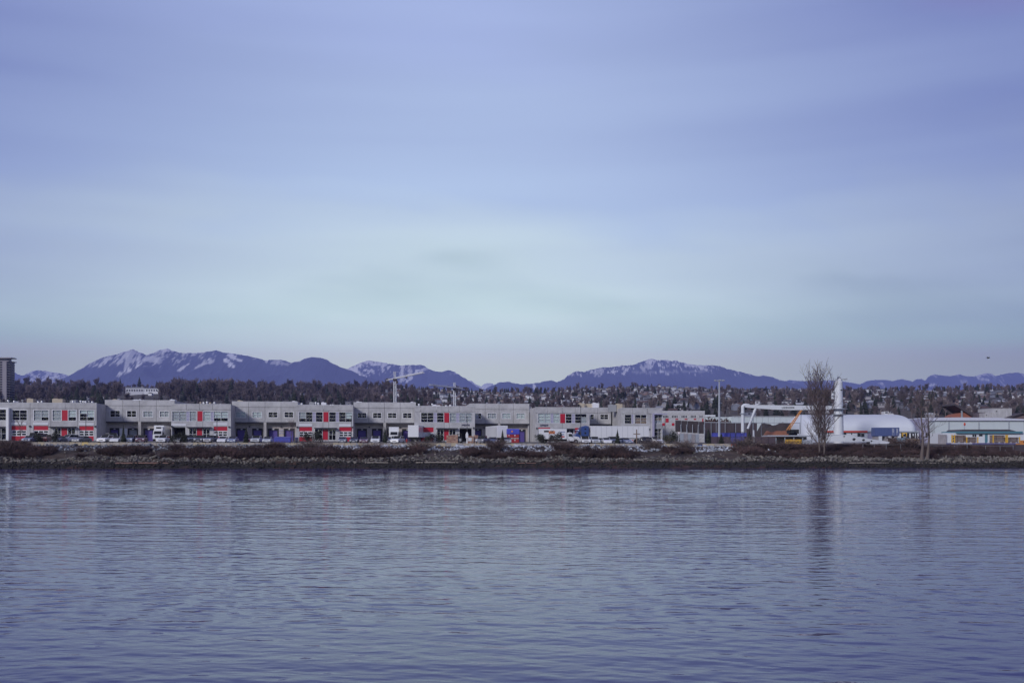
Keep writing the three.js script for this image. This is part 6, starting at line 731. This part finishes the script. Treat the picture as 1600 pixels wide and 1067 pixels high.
  for (let k = 0; k < 3; k++) { const L = rest.filter((q) => (q[2] * 31 | 0) % 3 == k), pl = ([X, Z, r]) => [[X, hillY(X, Z), -Z], turnOf(r), [0.46 + 0.26 * ((r * 53) % 1), 0.46 + 0.26 * ((r * 53) % 1)]]; many('house_walls', wallG[k], L, pl, (e) => wallTones[(e[2] * 1009 | 0) % 7], far); many('house_roofs', roofG[k], L, pl, (e) => roofTones[(e[2] * 773 | 0) % 7], far); }
  // trees: bare broadleaved and dark evergreen
  const bare = [1, 2, 3, 4].map((s) => bareTree(rng(s * 101), { h: 8.5, r: 0.34, levels: 3, limbs: 3, kids: 3, trunkSegs: 5, clear: 1, minR: 0.085, spread: 0.62, limbLen: 0.5, lift: 0.1, trunkTaper: 0.8 })), bareWood = bare.map((b) => soup(b.wood)), bareTwig = bare.map((b) => soup(b.twigs)), bareAll = bare.map((b) => soup([...b.wood, ...b.twigs]));
  const fir = [1, 2, 3].map((s) => conifer(rng(s * 57), 16, 4.2, 26, 15, 0.06, 1.1, 1.5)), firTrunk = bar([0, -1, 0], [0, 5, 0], 0.4, 5, 0.25), oval = [7, 8].map((s) => leafBush(rng(s * 13), 7.5, 9, 1000, 0.75, [0.03, 0.036, 0.026]));
  const tt = [mat(0.135, 0.108, 0.115, 0.95), mat(0.105, 0.085, 0.09, 0.95), mat(0.17, 0.138, 0.14, 0.95)];
  const evergreen = (q) => q[3] ? (q[2] * 719 % 1) < (q[1] < 950 ? 0.6 : 0.22) : (q[2] * 719 % 1) < 0.5;
  trees.sort((a, b) => a[1] - b[1]); const vis = trees.filter((q) => seen(q[0], q[1], 12)), ownT = new Set([...vis.filter((q) => !evergreen(q)).slice(0, 220), ...vis.filter(evergreen).slice(0, 90)]), restT = trees.filter((q) => !ownT.has(q));
  const size = (q) => q[3] ? (0.62 + 0.66 * ((q[2] * 41) % 1) ** 2) * (1.0 + 0.45 * vnoise(q[0] / 45, q[1] / 300, 21)) : 0.55 + 0.45 * ((q[2] * 41) % 1);
  const bareTree3 = (X, Z, k, s, label, group) => { const t = thing('bare_broadleaf_tree', label, 'tree', [X, hillY(X, Z), -Z], k * 2.1 + X, group); mesh('trunk', bareWood[k % 4], tt[k % 3], t); mesh('crown', bareTwig[k % 4], tt[k % 3], t); t.scale.set(s * 0.95, s, s * 0.95); };
  const fir3 = (X, Z, k, s, wide, label, group) => { const t = thing('evergreen_tree', label, 'tree', [X, hillY(X, Z), -Z], k + X, group); mesh('trunk', firTrunk, darkBark, t); mesh('crown', k % 5 == 4 ? oval[k % 2] : fir[k % 3], leafMat, t); t.scale.set(s * wide, s, s * wide); };
  for (const q of ownT) { const [X, Z, r, w] = q, k = r * 1000 | 0; evergreen(q) ? fir3(X, Z, k, size(q) * (w ? 0.8 : 0.72), 1.1, (w ? 'dark evergreen in the wood ' : high(size(q)) + ' dark evergreen among the houses ') + slopeWord(Z) + ' ' + where(pxOf(X, Z)), w ? 'evergreens of the wooded slope' : 'evergreens among the houses') : bareTree3(X, Z, k, size(q), (w ? high(size(q)) + ' bare tree in the wood ' : high(size(q)) + ' bare tree among the houses ') + slopeWord(Z) + ' ' + where(pxOf(X, Z)), w ? 'bare trees of the wooded slope' : 'bare trees among the houses'); }
  const mass = new THREE.Group(); mass.name = 'distant_wood'; mass.userData = { kind: 'stuff', label: 'bare brown wood and scattered trees far up the slope', category: 'wood' }; scene.add(mass);
  for (let k = 0; k < 4; k++) many('bare_trees', bareAll[k], restT.filter((q) => !evergreen(q) && (q[2] * 1000 | 0) % 4 == k), (q) => [[q[0], hillY(q[0], q[1]), -q[1]], q[2] * 60, [size(q) * 0.95, size(q)]], (q) => { const v = (0.6 + 0.8 * ((q[2] * 17) % 1)) * (1 + 0.6 * fbm(q[0] / 90, q[1] / 120, 3, 2)); return [0.14 * v, 0.112 * v, 0.118 * v]; }, mass);
  for (let k = 0; k < 3; k++) many('evergreens', fir[k], restT.filter((q) => evergreen(q) && (q[2] * 1000 | 0) % 3 == k), (q) => [[q[0], hillY(q[0], q[1]), -q[1]], q[2] * 60, [size(q) * 0.95, size(q) * 0.76]], (q) => { const v = 0.8 + 0.7 * ((q[2] * 17) % 1); return [v, v, v]; }, mass).material.vertexColors = true;
  // the evergreens that stand out in the photograph: column, top, foot
  const big = [[217, 588, 606, 0.9], [244, 594, 607, 0.8], [313, 594, 607, 0.8], [345, 597, 612, 0.9], [372, 598, 611, 0.8], [492, 596, 616, 1.6], [100, 592, 607, 0.8], [187, 590, 604, 0.7], [128, 603, 622, 1], [300, 612, 630, 1.6], [282, 615, 631, 0.8], [330, 617, 631, 1.2], [155, 611, 627, 1.5], [178, 609, 628, 1.6], [95, 618, 628, 1], [630, 607, 625, 1.2], [685, 612, 625, 0.8], [702, 611, 632, 0.8], [715.5, 614, 633, 1], [737, 605, 617, 0.7], [749, 605, 616, 0.7], [773, 602, 616, 0.7], [790, 616, 625, 0.9], [741, 620, 630, 0.9], [873, 617, 633, 1], [837, 604, 620, 1.2], [900, 611, 622, 1.6], [835, 623, 636, 1.9], [967, 603, 614, 0.8], [972, 609, 627, 1.7], [1012, 605, 616, 1.8], [920, 607, 619, 1.5], [945, 613, 626, 1.5], [1035, 617, 634, 1], [1015, 625, 637, 1.8], [1047, 604, 615, 1], [1079, 603, 612, 0.6], [1100, 603, 614, 0.7], [1106, 603, 615, 0.7], [1120, 607, 619, 0.8], [1136, 619, 641, 1], [1146, 609, 624, 1.5], [1165, 610, 621, 1.6], [1178, 612, 638, 1.4], [1188, 604, 613, 2.6], [1196, 604, 613, 2.4], [1214, 606, 613, 2], [1202, 620, 633, 1.3], [1222, 613, 630, 1.6], [1243, 610, 626, 1.4], [1252, 611, 626, 1.2], [1336, 613, 630, 1], [1345, 624, 640, 1], [1370, 624, 642, 1], [1338, 606, 613, 1.4], [1366, 605, 611, 1.5], [1386, 618, 633, 1.5], [1396, 616, 634, 1.8], [1406, 618, 634, 1.8], [1412, 630, 643, 1.2], [1443, 605, 613, 1.1], [1466, 610, 618, 1.6], [1474, 609, 617, 1.2], [1506, 606, 614, 1.6], [1512, 608, 615, 1.6], [1524, 613, 626, 1], [1571, 607, 626, 0.9], [1579, 609, 626, 1], [1565, 616, 629, 1], [1480, 634, 652, 1.2], [1548, 622, 632, 1.5], [1598, 612, 628, 1.2]];
  big.forEach(([px, top, foot, w], i) => { const Z = Math.min(1880, 31.45 / Math.max(0.0167, 0.073 - (700 - foot) / 1600)), X = PX(px, Z), h = Math.max(6, PY(top, Z) - hillY(X, Z)); fir3(X, Z, i * 3 + (w > 1.35 ? 4 - (i * 3) % 5 : 0), h / (w > 1.35 ? 11.2 : 16.5), (w > 1.35 ? w * 0.72 : w * 1.1), (w > 1.35 ? 'broad dark evergreen ' : 'pointed dark evergreen ') + slopeWord(Z) + ' on the slope ' + where(px), px < 640 ? 'tall evergreens of the wooded slope' : px < 1040 ? 'large evergreens above the warehouses' : 'large evergreens above the yard'); });
  // tall bare trees on the wooded skyline
  for (const [px, top, foot] of [[492, 594, 617], [520, 600, 617], [545, 599, 617], [410, 598, 612], [445, 598, 615], [455, 601, 616], [378, 599, 612], [270, 592, 606], [283, 592, 606], [125, 593, 606], [60, 591, 606], [40, 590, 605], [75, 591, 606], [90, 593, 606], [25, 596, 607], [1240, 606, 614], [865, 605, 614], [890, 606, 615]]) { const Z = Math.min(1850, 31.45 / Math.max(0.0167, 0.073 - (700 - foot) / 1600)), X = PX(px, Z); bareTree3(X, Z, px, (PY(top, Z) - hillY(X, Z)) / 13.0, 'tall bare tree on the skyline ' + where(px), px < 640 ? 'tall bare trees of the wooded skyline' : 'bare trees on the town skyline'); }
  // the pale hospital-like block in the wood
  { const Z = 1600, X = PX(222, Z), y = hillY(X, Z), t = thing('pale_block', 'long pale two-winged building among the trees of the wooded slope', 'building', [X, y, -Z], 0.05), w = PX(248, Z) - X; mesh('wing', bx(-w, -3, -12, w * 0.1, PY(606.5, Z) - y, 0), wm[0], t); mesh('wing', bx(w * 0.11, -3, -11, w, PY(607.5, Z) - y, 0.6), wm[4], t); mesh('roof', mg([bx(-w - 0.5, PY(606.5, Z) - y + 0.01, -12.5, w * 0.1, PY(605, Z) - y, 0.5), bx(w * 0.11, PY(607.5, Z) - y + 0.01, -11.5, w + 0.5, PY(606.3, Z) - y, 1)]), rm[3], t); for (let i = 0; i < 14; i++) mesh('window', bx(-w + 1.2 + i * 3.8, PY(611.4, Z) - y, i * 3.8 < w * 1.08 - 1.2 ? 0.01 : 0.61, -w + 3.4 + i * 3.8, PY(608.6, Z) - y, (i * 3.8 < w * 1.08 - 1.2 ? 0.01 : 0.61) + 0.06), winM, t); mesh('chimney', bx(-3, PY(605, Z) - y, -6, -1.6, PY(603.2, Z) - y, -5), wm[1], t); }
  for (const [px, py, w, k, label] of [[480 - 7, 617, 24, 3, 'long low grey roofed hall at the edge of the wood'], [1362, 607.5, 46, 4, 'long pale apartment row on the ridge right of the white tower'], [1140, 638, 34, 6, 'low white hall roof on the slope behind the light mast']]) { const Z = Math.min(1700, 31.45 / (0.073 - (700 - (py + 5)) / 1600)), X = PX(px, Z), y = hillY(X, Z), W = w * Z / FOCAL / 2, h = PY(py, Z) - y, t = thing('long_hall', label, 'building', [X, y, -Z]); mesh('wall', bx(-W, -4, -12, W, h - 1.2, 0), wm[k % 7], t); mesh('roof', ext([[-W - 0.6, h - 1.19], [W + 0.6, h - 1.19], [W + 0.4, h], [-W - 0.4, h]], -12.6, 0.6), rm[k == 4 ? 2 : 3], t); for (let i = 0; i < 8; i++) mesh('window', bx(-W + W * 2 * (i + 0.25) / 8, h - 3.6, 0.01, -W + W * 2 * (i + 0.7) / 8, h - 2.1, 0.07), winM, t); }
  // the apartment tower at the left edge
  { const Z = 1050, X = PX(-3, Z), y = hillY(X, Z), t = thing('apartment_tower', 'tall apartment tower with balconies at the left edge', 'building', [X, y, -Z]), w = PX(10, Z) - X, f = mat(0.25, 0.235, 0.27, 0.8), glass = mat(0.04, 0.04, 0.055, 0.2), top = PY(565, Z) - y, n = 19, fh = (top + 4) / n; mesh('core', bx(-w * 1.6, -4, -16, w, top, -0.5), glass, t); mesh('corner_column', bx(w * 0.45, -4, -0.49, w * 0.95, top, 0.4), f, t); mesh('corner_column', bx(-w * 1.6, -4, -0.49, -w * 1.3, top, 0.4), f, t);
    for (let i = 0; i < n; i++) { const yy = -4 + fh * i; mesh('floor_band', bx(-w * 1.62, yy, -16.2, w + 0.1, yy + fh * 0.32, 0.1), f, t); if (i > 2) { const b = mesh('balcony', bx(w + 0.11, yy, -9, w + 2.3, yy + 0.35, -1), f, t); mesh('railing', mg([bx(w + 2.2, yy + 0.35, -9, w + 2.3, yy + 1.4, -1)]), glass, b); } for (const q of [-1.1, -0.55, 0.0]) mesh('pier', bx(w * q, yy + fh * 0.32, -0.49, w * (q + 0.14), yy + fh, 0.05), f, t); }
    mesh('roof_slab', bx(-w * 1.7, top, -16.6, w + 1.8, top + 0.9, 0.6), f, t); mesh('penthouse', bx(-w * 1.2, top + 0.9, -13, w * 0.8, PY(559.6, Z) - y, -3), glass, t); mesh('upper_roof', bx(-w * 1.3, PY(559.6, Z) - y, -14, w * 1.35, PY(558, Z) - y, -2), f, t); }
  // tower cranes
  const cm = mat(0.74, 0.76, 0.8, 0.5), dk = mat(0.04, 0.03, 0.035, 0.7);
  const lattice = (a, b, s, n, r, tri3) => { const A = new THREE.Vector3(...a), B = new THREE.Vector3(...b), d = B.clone().sub(A).normalize(), up = Math.abs(d.y) > 0.9 ? new THREE.Vector3(0, 0, 1) : new THREE.Vector3(0, 1, 0), u = new THREE.Vector3().crossVectors(d, up).normalize(), v = new THREE.Vector3().crossVectors(u, d).normalize(), cs = tri3 ? [[-s, 0], [s, 0], [0, s * 1.5]] : [[-s, -s], [s, -s], [s, s], [-s, s]], at = (c, t) => A.clone().lerp(B, t).addScaledVector(u, c[0]).addScaledVector(v, c[1]).toArray(), L = []; cs.forEach((c, i) => { L.push(bar(at(c, 0), at(c, 1), r, 4)); const c2 = cs[(i + 1) % cs.length]; for (let k = 0; k < n; k++) { L.push(bar(at(k % 2 ? c : c2, k / n), at(k % 2 ? c2 : c, (k + 1) / n), r * 0.6, 3)); L.push(bar(at(c, k / n), at(c2, k / n), r * 0.6, 3)); } }); return mg(L); };
  const crane = (px, Z, pyTop, pyJib, dir, jib, counter, label) => { const X = PX(px, Z), y = hillY(X, Z), t = thing('tower_crane', label, 'crane', [X, y, -Z], 0, 'tower cranes behind the warehouse row'), hj = PY(pyJib, Z) - y, ht = PY(pyTop, Z) - y, e = (l) => [dir[0] * l, hj + 0.4, dir[1] * l]; mesh('mast', lattice([0, -1, 0], [0, hj - 0.8, 0], 0.66, 15, 0.21), cm, t); mesh('tower_top', lattice([0, hj + 0.6, 0], [-0.2, ht, 0], 0.5, 4, 0.13), cm, t); mesh('jib', lattice(e(0.9), e(jib), 0.48, 22, 0.17, true), cm, t); mesh('counter_jib', lattice(e(-0.9), e(-counter), 0.38, 6, 0.12, true), cm, t); mesh('slewing_unit', mg([bx(-1.1, hj - 0.9, -1.1, 1.1, hj + 0.5, 1.1)]), dk, t); const q = e(-counter + 1); mesh('counterweight', mg([bx(q[0] - 0.9, hj - 2.0, q[2] - 0.9, q[0] + 0.9, hj - 0.2, q[2] + 0.9), bx(q[0] - 0.4, hj + 0.8, q[2] - 1.2, q[0] + 2.4, hj + 1.6, q[2] + 1.2)]), dk, t); mesh('cab', bx(0.7, hj - 2.4, 0.2, 1.9, hj - 0.9, 1.6), dk, t); mesh('pendant', mg([bar([-0.2, ht, 0], e(jib * 0.62), 0.05, 3), bar([-0.2, ht, 0], e(-counter + 0.5), 0.05, 3)]), cm, t); const hk = e(jib * 0.42); mesh('trolley', bx(hk[0] - 0.5, hk[1] - 1, hk[2] - 0.5, hk[0] + 0.5, hk[1] - 0.3, hk[2] + 0.5), dk, t); };
  crane(617, 600, 580.5, 593, [0.4, 0.9165], 52, 17, 'taller pale tower crane with its jib reaching right'); crane(710.3, 640, 597.6, 607.4, [-0.42, 0.9075], 32, 13, 'shorter pale tower crane with its jib reaching left');
  { const Z = 1500, t = thing('water_tank', 'tiny white cylindrical tank on the skyline of the town', 'tank', [PX(1031, Z), hillY(PX(1031, Z), Z), -Z]); mesh('drum', bar([0, 0, 0], [0, PY(602.6, Z) - hillY(PX(1031, Z), Z), 0], 2.4, 12), wm[4], t); mesh('cap', bar([0, PY(602.6, Z) - hillY(PX(1031, Z), Z), 0], [0, PY(602.6, Z) - hillY(PX(1031, Z), Z) + 0.8, 0], 2.5, 12, 0.6), wm[1], t); }
  // a bird over the right end
  { const p = P(1545, 559.5, 160), t = thing('bird', 'small dark bird in flight above the right ridge', 'bird', p, 0.6), bm = mat(0.03, 0.03, 0.035, 0.9); const body = new THREE.SphereGeometry(0.1, 10, 8); body.scale(0.8, 0.75, 2.3); mesh('body', mg([body, bar([0, 0.02, 0.2], [0, 0.02, 0.33], 0.045, 6, 0.01), bx(-0.06, -0.01, -0.36, 0.06, 0.01, -0.18)]), bm, t); for (const s of [-1, 1]) mesh('wing', soup([...[[0, 0.03, 0.12], [0, 0.03, -0.1], [s * 0.28, 0.2, 0.06]], ...[[0, 0.03, -0.1], [s * 0.28, 0.2, -0.06], [s * 0.28, 0.2, 0.06]], ...[[s * 0.28, 0.2, 0.06], [s * 0.28, 0.2, -0.06], [s * 0.5, 0.1, -0.06]]].flat()), vcolPlain, t); }
}
renderer.render(scene, camera);
